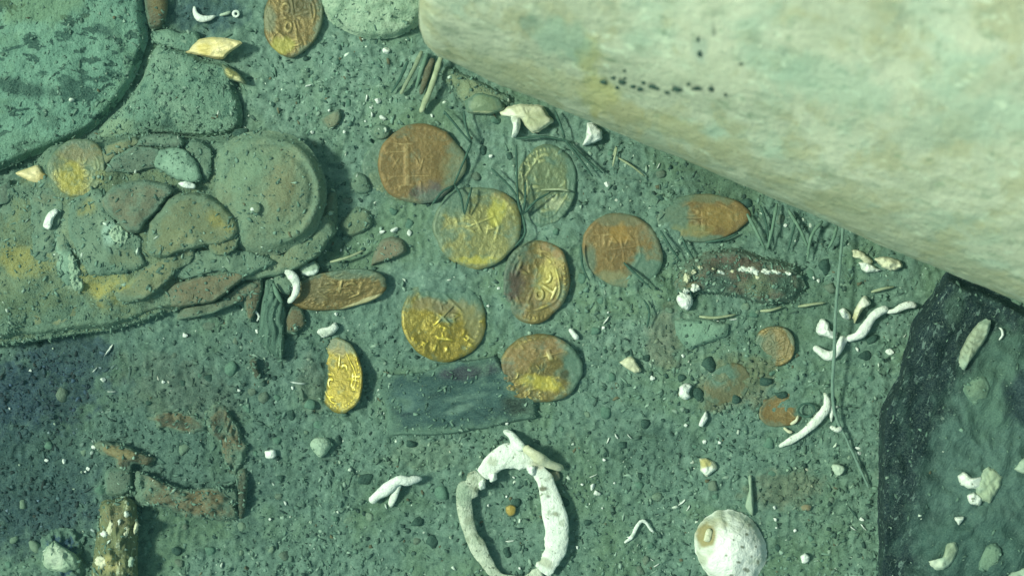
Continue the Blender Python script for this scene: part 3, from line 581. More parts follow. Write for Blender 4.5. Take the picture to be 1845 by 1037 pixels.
coin(975, 664, 76, 62, 'gold_tan', 'tan and yellow coin overlapping the right end of the dark plank', z=12, ang=0.3, kind='pillars', sdir=0.0, seed=14, rel=4.4, bend=4,
     stain=[(945, 640, 50, 28, -0.3, (0.26, 0.17, 0.07), 0.75), (1005, 620, 40, 20, 0.2, (0.24, 0.155, 0.07), 0.7), (915, 672, 22, 20, 0, (0.14, 0.11, 0.06), 0.8), (975, 690, 36, 16, 0.2, (0.60, 0.50, 0.07), 0.6), (1040, 660, 34, 60, 0, SI, 0.9), (1018, 674, 8, 8, 0, (0.06, 0.06, 0.03), 0.9)])
coin(1122, 452, 72, 66, 'gold_rust', 'rust orange coin with silt creeping over its right side', z=4, ang=0.15, kind='shield', sdir=-0.6, seed=16, rel=1.7, ro=0.4,
     stain=[(1165, 490, 46, 44, 0.6, SI, 0.95), (1120, 395, 70, 14, 0.05, (0.15, 0.16, 0.10), 0.7), (1060, 480, 16, 50, 0.1, SI, 0.7), (1108, 505, 40, 22, 0.2, (0.22, 0.23, 0.13), 0.7), (1175, 415, 30, 24, 0.3, (0.20, 0.17, 0.10), 0.6), (1115, 420, 22, 20, 0, (0.38, 0.22, 0.05), 0.5)])
coin(1268, 392, 82, 44, 'gold_rust', 'orange coin half under silt at the foot of the cannon', z=5, ang=0.0, kind='cross', sdir=3.1, seed=18, rel=1.6, ro=-0.05,
     stain=[(1205, 385, 60, 50, 0, (0.12, 0.18, 0.13), 0.95), (1268, 352, 80, 14, 0.1, (0.14, 0.17, 0.10), 0.7), (1270, 432, 80, 10, 0, SI, 0.8), (1295, 392, 44, 26, 0, (0.30, 0.20, 0.055), 0.5), (1250, 415, 40, 14, 0, (0.24, 0.24, 0.10), 0.5)])
coin(1396, 622, 36, 36, 'gold_brown', 'small tan coin edge above the dark pebble at right', z=1, ang=0.5, kind='cross', seed=20, rel=2.0, tilt=(0.26, -0.06), stain=[(1375, 635, 30, 40, 0.2, SI, 0.9), (1400, 622, 30, 34, 0, (0.20, 0.155, 0.075), 0.6)])
coin(1418, 736, 50, 30, 'gold_rust', 'dull orange coin under silt beside the white dotted crescent', z=-3, tilt=(-0.10, 0.05), ang=0.5, seed=22, rel=1.0, ro=-0.3, stain=[(1400, 735, 34, 18, -0.2, (0.25, 0.17, 0.07), 0.6), (1452, 725, 30, 34, 0, SI, 0.95)])
coin(1312, 692, 46, 36, 'gold_brown', 'faint buried tan coin left of the dark pebble at right', z=-5, ang=0.5, seed=23, rel=1.0, ro=-0.5, stain=[(1312, 690, 60, 50, 0, (0.135, 0.135, 0.078), 0.85), (1290, 670, 40, 30, 0.4, SI, 0.9)])
coin(529, 28, 52, 72, 'gold_brown', 'brown gold coin cut by the top edge of the photo', z=6, ang=0.2, kind='cross', seed=24, rel=3.0, ro=0.12, tilt=(0.06, 0.03),
     stain=[(545, 5, 40, 36, 0, (0.10, 0.085, 0.04), 0.7), (510, 82, 28, 16, -0.3, (0.42, 0.38, 0.08), 0.7), (485, 30, 14, 30, 0, (0.17, 0.20, 0.13), 0.6)])
coin(140, 302, 52, 54, 'gold_olive', 'dull yellow coin jammed at the top left of the encrusted mass', z=53, ang=0.2, kind='cross', seed=26, rel=1.1, tilt=(-0.06, 0.05),
     stain=[(150, 272, 60, 34, 0.2, (0.19, 0.175, 0.095), 0.85), (130, 318, 24, 30, 0, (0.40, 0.34, 0.06), 0.75), (175, 320, 22, 34, 0, (0.14, 0.20, 0.13), 0.7)])
coin(40, 472, 44, 34, 'gold_olive', 'dull yellow coin set in the crust at the left edge', z=44, ang=0.2, kind='cross', seed=27, rel=1.5, stain=[(40, 490, 44, 22, 0.2, (0.15, 0.18, 0.10), 0.7), (25, 460, 24, 20, 0, (0.38, 0.33, 0.07), 0.5)])
# lens shaped gold edges standing out of the silt
slab('gold_coin', [(333, 93), (345, 80), (362, 70), (385, 67), (410, 69), (438, 77), (424, 88), (412, 97), (402, 107), (388, 106), (370, 102), (350, 98)], 20, 12, 'gold_white', 'brilliant pale gold coin edge shaped like a lens, upper left', 'coin', 'gold coins scattered on the seabed',
     n=80, rings=16, amp=1.6, asz=9, tilt=(0.22, 0.02), stain=[(368, 88, 18, 12, 0.2, (0.62, 0.46, 0.07), 0.55), (378, 104, 40, 5, 0.1, (0.16, 0.11, 0.02), 0.6)], keep=0)
slab('gold_coin', [(400, 116), (420, 124), (434, 136), (443, 152), (428, 148), (410, 142), (402, 130)], 14, 12, 'gold_olive', 'small gold coin tip just below the brilliant lens shaped one', 'coin', 'gold coins scattered on the seabed', n=50, amp=1.5, asz=8, stain=[(432, 146, 14, 7, 0.6, (0.72, 0.66, 0.36), 0.8)])
slab('gold_coin', [(28, 312), (52, 302), (68, 298), (78, 310), (90, 318), (82, 330), (62, 330), (45, 322)], 52, 10, 'gold_white', 'bright cream gold tip wedged under the round stone at left', 'coin', 'gold coins scattered on the seabed', n=50, amp=1.2, stain=[(82, 318, 15, 18, 0, (0.36, 0.25, 0.06), 0.8)])

# ---------------------------------------------------------------- encrusted mass on the left
cr = slab('concretion', [(-60, 340), (0, 332), (50, 308), (92, 262), (180, 248), (260, 244), (330, 250), (400, 244), (470, 242), (540, 262), (580, 310), (585, 370), (562, 425), (520, 470), (450, 505), (395, 540), (300, 562), (215, 592), (110, 604), (0, 618), (-80, 625), (-120, 480)],
     0, 45, 'olive_crust', 'long encrusted mass of stuck together sherds at the left', 'concretion', n=200, rings=48, dome=0.3, amp=8, asz=46, edge=0.10, jit=0.012, depth=30, keep=0.12,
     stain=[(500, 460, 70, 24, -0.6, (0.13, 0.19, 0.13), 0.5), (190, 515, 66, 30, 0.2, (0.38, 0.33, 0.08), 0.8), (40, 470, 60, 36, 0, (0.34, 0.30, 0.08), 0.7), (330, 545, 90, 22, -0.2, (0.24, 0.19, 0.09), 0.5), (420, 470, 60, 20, -0.3, (0.30, 0.27, 0.10), 0.5), (160, 300, 40, 40, 0, (0.32, 0.28, 0.08), 0.5), (100, 420, 50, 60, 0.2, (0.20, 0.29, 0.21), 0.6), (122, 480, 14, 44, -0.3, (0.36, 0.48, 0.37), 0.7), (370, 495, 60, 20, -0.2, (0.17, 0.19, 0.11), 0.5), (60, 560, 110, 40, 0, (0.10, 0.145, 0.08), 0.5)])
def sherd(pts, z, h, mat, label=None, **kw):
    kw.setdefault('amp', 2.6); kw.setdefault('asz', 22); kw.setdefault('n', 84); kw.setdefault('rings', 16); kw.setdefault('dome', 0.25); kw.setdefault('sharp', 0.4); kw.setdefault('jit', 0.05); kw.setdefault('dust', 0.004); kw.setdefault('depth', 34); kw.setdefault('edge', 0.10); z = z - 6; h = h * 1.1
    return slab('sherd', pts, z, h, mat, label, parent=cr, **kw)
sherd([(186, 310), (200, 285), (232, 266), (262, 262), (290, 270), (288, 300), (262, 306), (235, 312), (210, 310)], 46, 16, 'sherd_grey', 'dark grey sherd', tilt=(0.02, -0.03))
sherd([(245, 262), (258, 245), (292, 240), (328, 246), (334, 262), (308, 267), (276, 264)], 50, 20, 'sherd_grey', 'thin grey flake', tilt=(0, 0.05), stain=[(290, 252, 30, 8, 0, (0.17, 0.26, 0.19), 0.6)])
sherd([(275, 298), (283, 270), (312, 264), (340, 272), (358, 296), (366, 322), (345, 330), (322, 326), (298, 312)], 48, 20, 'sherd_pale', 'pale green sherd', tilt=(0.02, 0.04))
sherd([(320, 330), (335, 326), (352, 332), (350, 340), (330, 338)], 56, 14, 'shell_clean', 'white chip')
sherd([(330, 262), (350, 250), (380, 268), (382, 310), (372, 330), (352, 290)], 48, 12, 'sherd_teal', 'narrow teal sherd')
sherd([(187, 360), (205, 335), (240, 326), (262, 325), (300, 334), (318, 344), (300, 358), (285, 380), (264, 398), (250, 418), (230, 418), (212, 400), (190, 382)], 56, 16, 'sherd_brown', 'smooth brown sherd', tilt=(-0.03, 0.05), stain=[(215, 340, 24, 20, 0, (0.10, 0.14, 0.10), 0.6)])
sherd([(262, 425), (268, 398), (290, 372), (315, 352), (350, 346), (385, 356), (412, 374), (430, 400), (428, 425), (405, 440), (370, 444), (330, 452), (300, 462), (270, 460)], 50, 22, 'sherd_olive', 'broad olive sherd with yellow end', tilt=(0.0, 0.02), n=80, rings=14,
      stain=[(400, 392, 34, 26, 0.3, (0.30, 0.26, 0.075), 0.7), (330, 385, 50, 30, -0.3, (0.13, 0.15, 0.09), 0.5)])
sherd([(374, 440), (395, 425), (430, 420), (428, 445), (405, 460), (385, 458)], 50, 12, 'sherd_olive', 'small olive chip')
sherd([(118, 395), (122, 365), (140, 345), (165, 336), (188, 345), (200, 385), (225, 418), (255, 425), (262, 460), (268, 480), (240, 492), (200, 500), (160, 500), (140, 470), (124, 430)], 44, 18, 'sherd_teal', 'curved teal bowl wall', n=90, rings=14, tilt=(0.04, 0.0),
      stain=[(155, 375, 22, 18, 0, (0.26, 0.24, 0.08), 0.7), (200, 420, 22, 26, 0.5, (0.42, 0.60, 0.50), 0.8), (235, 408, 10, 8, 0, (0.4, 0.55, 0.45), 0.7), (225, 470, 40, 20, 0, (0.16, 0.18, 0.10), 0.6)])
sherd([(55, 420), (52, 360), (75, 335), (96, 332), (112, 350), (116, 380), (102, 420), (96, 470), (60, 470)], 46, 14, 'sherd_teal', 'pitted grey green sherd', stain=[(80, 355, 26, 18, 0, (0.17, 0.17, 0.10), 0.5)])
sherd([(96, 400), (112, 380), (120, 420), (132, 460), (142, 492), (128, 520), (105, 500), (98, 450)], 42, 14, 'sherd_pale', 'whitish crumbling sherd', stain=[(112, 420, 14, 34, 0, (0.16, 0.20, 0.13), 0.7)])
sherd([(296, 530), (320, 508), (370, 496), (420, 490), (446, 486), (440, 500), (415, 522), (385, 542), (345, 550), (310, 552)], 26, 18, 'sherd_rust', 'flat rust brown sherd at the lower edge', tilt=(0, 0.02))
sherd([(-30, 520), (10, 500), (40, 515), (52, 545), (45, 580), (10, 596), (-30, 590)], 46, 14, 'olive_crust', 'olive lump')
sherd([(50, 520), (62, 545), (110, 540), (165, 545), (150, 575), (100, 590), (60, 585)], 40, 14, 'sherd_olive', 'low olive sherd')
sherd([(235, 500), (262, 480), (320, 452), (352, 440), (350, 470), (320, 486), (300, 510), (262, 540), (230, 545), (200, 530)], 40, 14, 'sherd_olive', 'long olive sherd', stain=[(215, 505, 30, 22, 0, (0.38, 0.33, 0.075), 0.7)])
sherd([(0, 330), (18, 325), (22, 350), (14, 368), (-20, 372), (-30, 340)], 48, 16, 'sherd_grey', 'grey lump at the edge')
sherd([(20, 335), (50, 330), (60, 345), (40, 358), (24, 352)], 48, 12, 'sherd_teal', 'small teal chip')
slab('white_chip', [(78, 410), (80, 396), (88, 382), (100, 375), (106, 380), (98, 392), (92, 410), (86, 414)], 56, 10, 'shell_clean', 'white shell splinter', parent=cr, n=34, jit=0.06, amp=2, asz=8)
sherd([(-40, 592), (40, 580), (130, 562), (215, 548), (300, 540), (318, 556), (230, 588), (120, 606), (0, 622), (-40, 620)], 24, 16, 'olive_crust', 'long olive plate along the lower edge', n=110, rings=20, amp=4)
sherd([(296, 478), (350, 452), (420, 446), (470, 458), (498, 472), (450, 496), (390, 488), (330, 502)], 34, 14, 'sherd_teal', 'flat teal plate', amp=3.5)
sherd([(398, 458), (470, 474), (530, 456), (572, 418), (592, 382), (602, 420), (574, 462), (522, 490), (450, 506), (412, 490)], 22, 18, 'cup_clay', 'curved plate under the cup', n=100, amp=3)
sherd([(-40, 378), (30, 362), (52, 392), (48, 446), (0, 452), (-40, 440)], 40, 14, 'sherd_teal', 'teal plate at the edge', amp=3)
sherd([(8, 500), (48, 490), (90, 470), (108, 500), (128, 524), (110, 545), (60, 540), (30, 520)], 40, 13, 'sherd_pale', 'pale crumbly plate', amp=3.5, stain=[(70, 515, 50, 30, 0, (0.13, 0.19, 0.125), 0.7)])
sherd([(192, 262), (240, 246), (252, 256), (208, 284), (186, 300), (178, 284)], 42, 16, 'sherd_olive', 'dark edge chip', amp=2.5)
sherd([(330, 556), (400, 540), (445, 506), (470, 512), (440, 540), (380, 566), (320, 576)], 8, 16, 'sherd_brown', 'low brown plate', amp=3, stain=[(390, 550, 60, 24, -0.4, (0.10, 0.14, 0.10), 0.6)])
sherd([(196, 420), (212, 404), (232, 420), (226, 440), (206, 436)], 58, 8, 'pale_coral', 'white crumbly growth', amp=4, asz=7)
sherd([(118, 470), (130, 455), (146, 490), (150, 520), (136, 526), (124, 500)], 50, 9, 'pale_coral', 'white crumbly growth', amp=4, asz=7)
# the round cup set in the right end of the mass
def cupf(U, V):
    r = np.hypot(U - 485, V - 345) / 105
    return 5 * (1 - ss(0.03, 0.10, np.abs(r - 0.86))) * ss(300, 560, U) - 4 * (1 - ss(0.02, 0.09, np.abs(r - 0.74))) * ss(420, 580, U)
cup = slab('round_cup', [(385, 300), (400, 262), (440, 240), (485, 235), (530, 245), (565, 275), (586, 320), (588, 365), (570, 415), (535, 445), (490, 462), (445, 455), (405, 430), (388, 390), (380, 345)], 38, 30, 'cup_clay',
     'round upturned clay cup on the right end of the encrusted mass', 'cup', n=120, rings=34, dome=0.55, amp=2.6, asz=34, fn=cupf, jit=0.008, keep=0.03,
     stain=[(505, 340, 30, 60, 0.15, (0.19, 0.17, 0.085), 0.55), (430, 300, 50, 50, 0, (0.18, 0.28, 0.19), 0.5), (560, 360, 24, 70, 0.1, (0.17, 0.20, 0.13), 0.5), (430, 400, 50, 40, 0, (0.15, 0.25, 0.18), 0.4)])
slab('boss', ell(458, 375, 12, 11), 66, 3, 'cup_clay', 'small round boss', parent=cup, n=24, rings=5)
slab('boss', ell(455, 377, 4, 4), 68, 3, 'shell_clean', 'small white tip', parent=cup, n=16, rings=4)

# ---------------------------------------------------------------- timber and wood pieces
slab('dark_plank', [(676, 690), (690, 676), (760, 668), (800, 655), (850, 648), (895, 640), (912, 668), (940, 700), (968, 720), (970, 752), (935, 760), (830, 780), (740, 786), (700, 784), (690, 740)], 1, 13, 'wood_blue',
     'dark blue grey plank lying flat below the bright coin', 'plank', n=120, rings=20, dome=0.1, amp=1.8, asz=26, edge=0.05, sharp=0.75, keep=0.40, jit=0.04, tilt=(0.018, -0.01), ridge=(1.45, 26, 1.8),
     stain=[(690, 735, 20, 60, 0, SI, 0.7), (760, 780, 90, 12, -0.1, SI, 0.6), (850, 668, 70, 16, -0.1, (0.035, 0.03, 0.05), 0.8), (740, 720, 40, 26, -0.1, (0.065, 0.13, 0.13), 0.6), (940, 732, 36, 30, 0, (0.018, 0.026, 0.022), 0.9), (738, 727, 12, 18, 0, (0.11, 0.19, 0.17), 0.7), (830, 735, 40, 8, -0.35, (0.15, 0.24, 0.20), 0.6), (842, 715, 40, 6, -0.15, (0.12, 0.2, 0.17), 0.6)])
coin(612, 521, 86, 35, 'gold_brown', 'brown gold coin lying aslant beside the grey driftwood, pale rim below', z=12, ang=-0.1, kind='shield', seed=31, rel=3.4, ro=-0.16, tilt=(0.03, -0.16), th=10, sdir=1.6,
     stain=[(560, 515, 44, 34, 0, (0.14, 0.125, 0.065), 0.6), (650, 545, 60, 5, -0.35, (0.50, 0.46, 0.26), 0.8), (640, 490, 60, 14, -0.1, SI, 0.6)])
slab('wood_chip', [(512, 575), (525, 552), (545, 556), (550, 585), (530, 602), (512, 600)], 5, 14, 'wood_brown', 'short brown wood chip below the aslant brown coin', 'wood', stain=[(530, 578, 24, 24, 0, (0.16, 0.12, 0.06), 0.5)])
dr = empty('driftwood', 495, 570, 0, 'upright grey driftwood splinter beside the encrusted mass', 'driftwood')
slab('splinter', [(478, 500), (492, 490), (506, 530), (516, 560), (512, 600), (508, 640), (500, 645), (480, 630), (466, 600), (470, 550)], 6, 22, 'wood_grey', 'main grey splinter', parent=dr, n=70, rings=14, ridge=(0.1, 12, 2.0))
slab('splinter', [(440, 505), (470, 492), (474, 520), (462, 560), (450, 580), (440, 550)], 6, 12, 'wood_brown', 'flat dark splinter', parent=dr)
slab('splinter', [(498, 600), (504, 592), (512, 610), (508, 648), (502, 640)], 12, 16, 'wood_grey', 'thin split tip', parent=dr, n=36)
tube('twig', [(492, 510, 26, 3), (500, 530, 30, 4), (508, 545, 26, 3)], 'stalk_pale', 'thin twig', parent=dr)
cs = empty('curved_shell', 515, 515, 5, 'white curved shell rim around a hollow atop the grey driftwood', 'shell')
tube('rim', [(503, 484, 26, 5), (516, 487, 28, 7), (530, 500, 30, 8), (535, 518, 28, 7.5), (528, 536, 24, 6), (519, 545, 20, 4)], 'shell_white', 'white broken rim', parent=cs, flat=0.7)
slab('shell_floor', [(492, 490), (505, 484), (520, 492), (530, 510), (522, 530), (508, 528), (495, 512)], 14, 8, 'sherd_teal', 'grey hollow floor', parent=cs, n=40)
slab('clam_shell', [(538, 482), (550, 474), (566, 470), (576, 480), (570, 494), (556, 498), (542, 492)], 10, 14, 'shell_grey', 'translucent rounded clam shell with white lower lip', 'shell', n=44, stain=[(560, 492, 22, 6, -0.25, (0.85, 0.9, 0.84), 0.9)])
slab('brown_pebble', [(668, 478), (676, 450), (690, 430), (712, 426), (728, 434), (734, 452), (718, 462), (690, 472)], 3, 12, 'sherd_rust', 'smooth five sided pinkish brown pebble', 'pebble', n=50, dome=0.3, sharp=0.6, stain=[(700, 450, 40, 30, 0, (0.24, 0.205, 0.145), 0.5)])
slab('brown_plank', [(247, 880), (250, 848), (280, 862), (300, 870), (340, 880), (400, 876), (428, 882), (432, 905), (428, 935), (395, 938), (330, 928), (300, 912), (250, 910)], 5, 22, 'wood_red', 'broken brown plank lying crosswise at lower left', 'plank', n=110, rings=22, amp=5, asz=13, sharp=0.6, edge=0.08, jit=0.05, ridge=(1.45, 15, 1.6),
     stain=[(300, 862, 14, 8, 0, (0.025, 0.03, 0.025), 0.9), (325, 875, 20, 6, 0.2, (0.025, 0.03, 0.025), 0.9), (395, 930, 60, 12, 0, (0.16, 0.11, 0.055), 0.6), (265, 885, 26, 30, 0, (0.16, 0.19, 0.125), 0.7), (365, 900, 50, 20, 0, (0.17, 0.12, 0.06), 0.5), (425, 905, 10, 30, 0, (0.20, 0.17, 0.09), 0.6)])
pw = slab('pale_plank', [(182, 905), (205, 898), (228, 893), (246, 905), (250, 940), (248, 1000), (246, 1080), (165, 1080), (168, 1000), (178, 940)], 6, 50, 'wood_pale', 'pale upright plank end encrusted with cream shell at the lower edge', 'plank', n=120, rings=30, dome=0.65, amp=6, asz=14, edge=0.08, sharp=0.6, ridge=(0.05, 26, 2.0),
     stain=[(210, 930, 26, 24, 0, (0.18, 0.16, 0.085), 0.6), (195, 1015, 22, 22, 0, (0.42, 0.37, 0.16), 0.7)])
for q_, m_ in (((200, 952, 8, 16), 'shell_cream'), ((226, 958, 6, 14), 'shell_cream'), ((228, 925, 5, 6), 'shell_white'), ((213, 985, 6, 10), 'shell_grey'), ((190, 962, 9, 6), 'shell_white'), ((216, 1020, 7, 10), 'shell_cream'),
              ((184, 1012, 13, 10), 'shell_cream'), ((205, 1004, 6, 8), 'shell_grey'), ((236, 1012, 6, 10), 'shell_grey'), ((245, 950, 4, 12), 'shell_cream'), ((214, 940, 4, 6), 'shell_white')):
    slab('shell_crust', ell(*q_, 0.2, 9), 43, 8, m_, parent=pw, n=26, rings=6, amp=3, asz=5, jit=0.22)
slab('bent_wood', [(170, 800), (192, 794), (222, 800), (250, 812), (276, 824), (268, 838), (244, 836), (236, 850), (214, 846), (202, 824), (180, 818)], 4, 18, 'wood_brown', 'small bent brown twig of wood above the pale plank', 'wood', n=70, rings=14, amp=4, asz=12, jit=0.07, stain=[(205, 812, 40, 12, 0.3, (0.26, 0.21, 0.10), 0.75), (240, 840, 20, 12, 0.2, (0.03, 0.035, 0.028), 0.8)])
slab('wood_stub', [(190, 850), (212, 842), (236, 845), (238, 880), (220, 892), (192, 890)], 2, 12, 'sherd_grey', 'flat grey stub between the bent wood and the pale plank', 'wood')
slab('rotten_wood', [(362, 745), (380, 722), (404, 718), (418, 745), (436, 776), (448, 812), (440, 842), (420, 856), (404, 836), (396, 800), (376, 775)], -1, 13, 'wood_red', 'broad rotten reddish wood strip above the brown plank', 'wood', n=80, rings=16, amp=5, asz=12, jit=0.10, keep=0.35, ridge=(0.4, 16, 1.6), stain=[(395, 770, 8, 34, 0.2, (0.025, 0.03, 0.025), 0.85), (425, 825, 20, 26, 0, SI, 0.5)])
slab('rotten_wood', [(268, 752), (292, 738), (326, 742), (362, 752), (372, 772), (344, 782), (306, 772), (280, 768)], -1, 9, 'wood_red', 'low rotten wood patch sunk in the silt at lower left', 'wood', n=70, rings=14, amp=4.5, asz=12, jit=0.12, keep=0.4, stain=[(330, 765, 50, 8, 0.2, (0.03, 0.035, 0.03), 0.6)])
slab('rotten_wood', [(448, 648), (462, 645), (464, 662), (470, 680), (460, 682), (452, 662)], 3, 10, 'wood_brown', 'tiny dark wood peg below the grey driftwood', 'wood', n=36, stain=[(458, 662, 20, 20, 0, (0.03, 0.035, 0.025), 0.7)])
slab('wood_edge', [(428, 850), (444, 846), (446, 880), (440, 925), (430, 930)], 3, 16, 'wood_brown', 'dark wood strip at the right end of the brown plank', 'wood', stain=[(437, 885, 14, 44, 0, (0.03, 0.04, 0.03), 0.7)])
sp = slab('coral_clump', [(75, 1010), (82, 985), (98, 972), (118, 985), (140, 1000), (146, 1022), (120, 1030), (88, 1026)], 4, 30, 'pale_coral', 'pale coral clump in a deep blue patch at lower left', 'coral', n=60, rings=14, amp=4, asz=10, stain=[(98, 1000, 24, 24, 0, (0.55, 0.62, 0.5), 0.6)])
slab('blue_sponge', [(72, 968), (95, 955), (122, 950), (150, 965), (148, 1000), (158, 1020), (140, 1045), (110, 1046), (84, 1028)], -1, 12, 'sponge_blue', 'deep blue sponge patch under the pale coral clump', 'sponge', n=90, rings=20, amp=6, asz=9, jit=0.16, keep=0.6)

# ---------------------------------------------------------------- charred slab at the lower right with silt and shells on it
sl = slab('charred_timber', [(1583, 1120), (1582, 1000), (1581, 850), (1583, 742), (1600, 700), (1618, 672), (1625, 640), (1640, 590), (1662, 548), (1706, 492), (1740, 505), (1768, 512), (1850, 560), (1960, 640), (2050, 850), (2000, 1150), (1800, 1200)], 0, 62, 'charred',
     'big black charred timber at the lower right, dusted with grey silt', 'timber', n=190, rings=60, dome=0.06, amp=10, asz=30, edge=0.06, jit=0.016, sharp=0.6, depth=30, keep=0.10, tilt=(-0.02, 0.01),
     stain=[(1790, 830, 130, 240, 0.3, (0.080, 0.145, 0.128), 0.85), (1700, 960, 50, 110, 0.4, (0.075, 0.135, 0.12), 0.6), (1800, 690, 70, 110, 0.2, (0.08, 0.145, 0.115), 0.75), (1680, 850, 30, 130, 0.35, (0.06, 0.11, 0.10), 0.5), (1720, 545, 22, 40, 0.3, (0.075, 0.13, 0.105), 0.6), (1845, 720, 40, 60, 0, (0.014, 0.022, 0.045), 0.8), (1760, 990, 140, 60, 0, (0.045, 0.095, 0.085), 0.7)])
def on_slab(name, pts, z, h, mat, label, cat, **kw): return slab(name, pts, z, h, mat, label, cat, abs_z=True, **kw)
on_slab('ribbed_shell', [(1728, 660), (1730, 635), (1744, 605), (1764, 580), (1782, 578), (1784, 592), (1770, 620), (1752, 645), (1738, 664)], 66, 14, 'shell_grey', 'long pale ribbed shell lying on the charred timber', 'shell', n=60, rings=14, ridge=(-1.05, 12, 1.6), stain=[(1755, 620, 40, 40, 0, (0.30, 0.32, 0.22), 0.6)])
on_slab('pale_flake', [(1735, 700), (1750, 682), (1775, 678), (1785, 695), (1778, 720), (1758, 730), (1742, 715)], 62, 10, 'sherd_pale', 'dull round flake below the ribbed shell', 'shell', n=44, amp=3, stain=[(1760, 704, 30, 30, 0, (0.13, 0.19, 0.13), 0.8)])
br = on_slab('broken_shell', [(1762, 870), (1770, 848), (1782, 842), (1806, 858), (1800, 880), (1784, 905), (1768, 900), (1758, 885)], 64, 14, 'shell_grey', 'splayed broken pale shell in the middle of the charred timber', 'shell', n=60, amp=3, asz=12, stain=[(1785, 875, 30, 36, 0, (0.33, 0.39, 0.26), 0.7)])
slab('shell_wing', [(1725, 858), (1738, 850), (1752, 860), (1772, 858), (1768, 876), (1750, 880), (1732, 872)], 66, 14, 'shell_white', 'whiter wing', parent=br, n=44, abs_z=True, amp=2.4)
slab('shell_wing', [(1742, 892), (1755, 886), (1768, 896), (1766, 910), (1748, 906)], 66, 12, 'shell_white', 'whiter tip', parent=br, n=36, abs_z=True, amp=2)
on_slab('shell_chip', [(1719, 932), (1738, 930), (1728, 945)], 64, 8, 'shell_white', 'small white triangular chip on the charred timber', 'shell', n=30)
on_slab('pale_shell', [(1675, 1010), (1688, 1012), (1700, 1000), (1706, 978), (1722, 974), (1726, 990), (1716, 1012), (1700, 1026), (1682, 1022)], 64, 14, 'shell_grey', 'pale boot shaped shell low on the charred timber', 'shell', n=54, stain=[(1684, 1014, 16, 9, 0, (0.62, 0.68, 0.55), 0.8), (1712, 992, 18, 18, 0, (0.33, 0.39, 0.26), 0.6)])
on_slab('pale_shell', [(1765, 1005), (1775, 985), (1790, 978), (1804, 990), (1800, 1015), (1780, 1030), (1764, 1025)], 62, 10, 'sherd_pale', 'dull greenish flake right of the boot shaped shell', 'shell', n=44, stain=[(1783, 1003, 30, 34, 0, (0.15, 0.23, 0.16), 0.8)])
on_slab('pale_shell', [(1826, 845), (1840, 826), (1870, 815), (1875, 850), (1845, 852)], 64, 12, 'shell_grey', 'pale flake at the right edge on the charred timber', 'shell', n=40)
on_slab('pale_shell', [(1815, 1037), (1835, 1024), (1870, 1020), (1870, 1060), (1820, 1060)], 64, 12, 'shell_grey', 'pale lump in the lower right corner', 'shell', n=40)
tube('worm_tube', [(1800, 612, 70, 2), (1806, 604, 72, 2.2), (1805, 594, 72, 2), (1800, 590, 70, 1.6)], 'shell_clean', 'tiny white hooked tube right of the ribbed shell', 'worm tube')

# ---------------------------------------------------------------- the white ring and its neighbours
rg = empty('bone_ring', 922, 925, 6, 'large white bone ring lying open near the bottom', 'ring')
RP = [(868, 856, 19, 13.8), (892, 832, 20, 20.2), (925, 822, 22, 23.0), (955, 828, 22, 17.5), (974, 852, 22, 14.7), (988, 885, 22, 15.6), (998, 920, 22, 17.5), (1001, 960, 20, 18.4), (996, 1000, 19, 17.5), (976, 1030, 16, 14.7), (940, 1048, 11, 11.0), (895, 1036, 12, 10.1), (868, 1000, 14, 12.9), (848, 960, 16, 13.8), (838, 925, 16, 16.6), (838, 890, 17, 18.4)]
tube('ring_body', RP[:10], 'shell_white', 'clean white side', parent=rg, flat=0.34, sides=18, jit=0.24, step=2.0, seed=5, stain=[(978, 880, 7, 5, 0, (0.10, 0.09, 0.05), 0.9), (990, 893, 5, 5, 0, (0.08, 0.08, 0.05), 0.9), (998, 990, 5, 9, 0.3, (0.12, 0.12, 0.08), 0.85), (985, 1015, 18, 12, 0.4, (0.36, 0.38, 0.26), 0.7), (965, 835, 14, 10, 0.4, (0.42, 0.40, 0.28), 0.7), (885, 830, 10, 8, 0, (0.4, 0.42, 0.3), 0.6), (1000, 925, 6, 4, 0, (0.3, 0.3, 0.2), 0.7)])
tube('ring_body', RP[9:] + [RP[0]], 'ring_dirty', 'dirty pitted side', parent=rg, flat=0.34, sides=18, jit=0.26, step=2.0, seed=9, stain=[(836, 890, 22, 24, 0, (0.24, 0.34, 0.25), 0.7)])
slab('broken_lip', [(880, 855), (892, 850), (896, 862), (884, 868)], 22, 10, 'shell_clean', 'loose white lip', parent=rg, n=28)
slab('broken_lip', [(862, 868), (872, 862), (874, 878), (864, 882)], 20, 12, 'shell_clean', 'loose white lip', parent=rg, n=28)
slab('broken_lip', [(950, 840), (964, 838), (962, 856), (952, 852)], 26, 10, 'shell_clean', 'loose white lip', parent=rg, n=28)
wt = empty('worm_tube', 960, 805, 10, 'knobbly white and tan worm tube lying across the top of the ring', 'worm tube')
tube('tube_section', [(908, 776, 8, 5), (922, 784, 18, 8), (934, 800, 30, 9), (944, 808, 38, 8)], 'shell_clean', 'white section', parent=wt)
tube('tube_section', [(944, 806, 40, 8), (966, 820, 44, 10), (985, 832, 34, 9), (1003, 840, 22, 8), (1014, 842, 14, 7)], 'shell_cream', 'tan section', parent=wt)
slab('shell_chip', [(990, 850), (1006, 848), (1010, 862), (996, 866)], 3, 8, 'sherd_rust', 'pinkish chip tucked under the tan worm tube', 'shell', n=28, stain=[(1000, 856, 14, 14, 0, (0.36, 0.32, 0.22), 0.7)])
slab('gold_flake', [(911, 912), (920, 908), (930, 912), (928, 926), (918, 930), (911, 922)], 3, 8, 'gold_brown', 'little gold flake inside the bone ring', 'coin', n=30, stain=[(920, 918, 16, 16, 0, (0.45, 0.32, 0.06), 0.7)])
co = empty('coral_branch', 712, 886, 6, 'white forked coral branch left of the bone ring', 'coral')
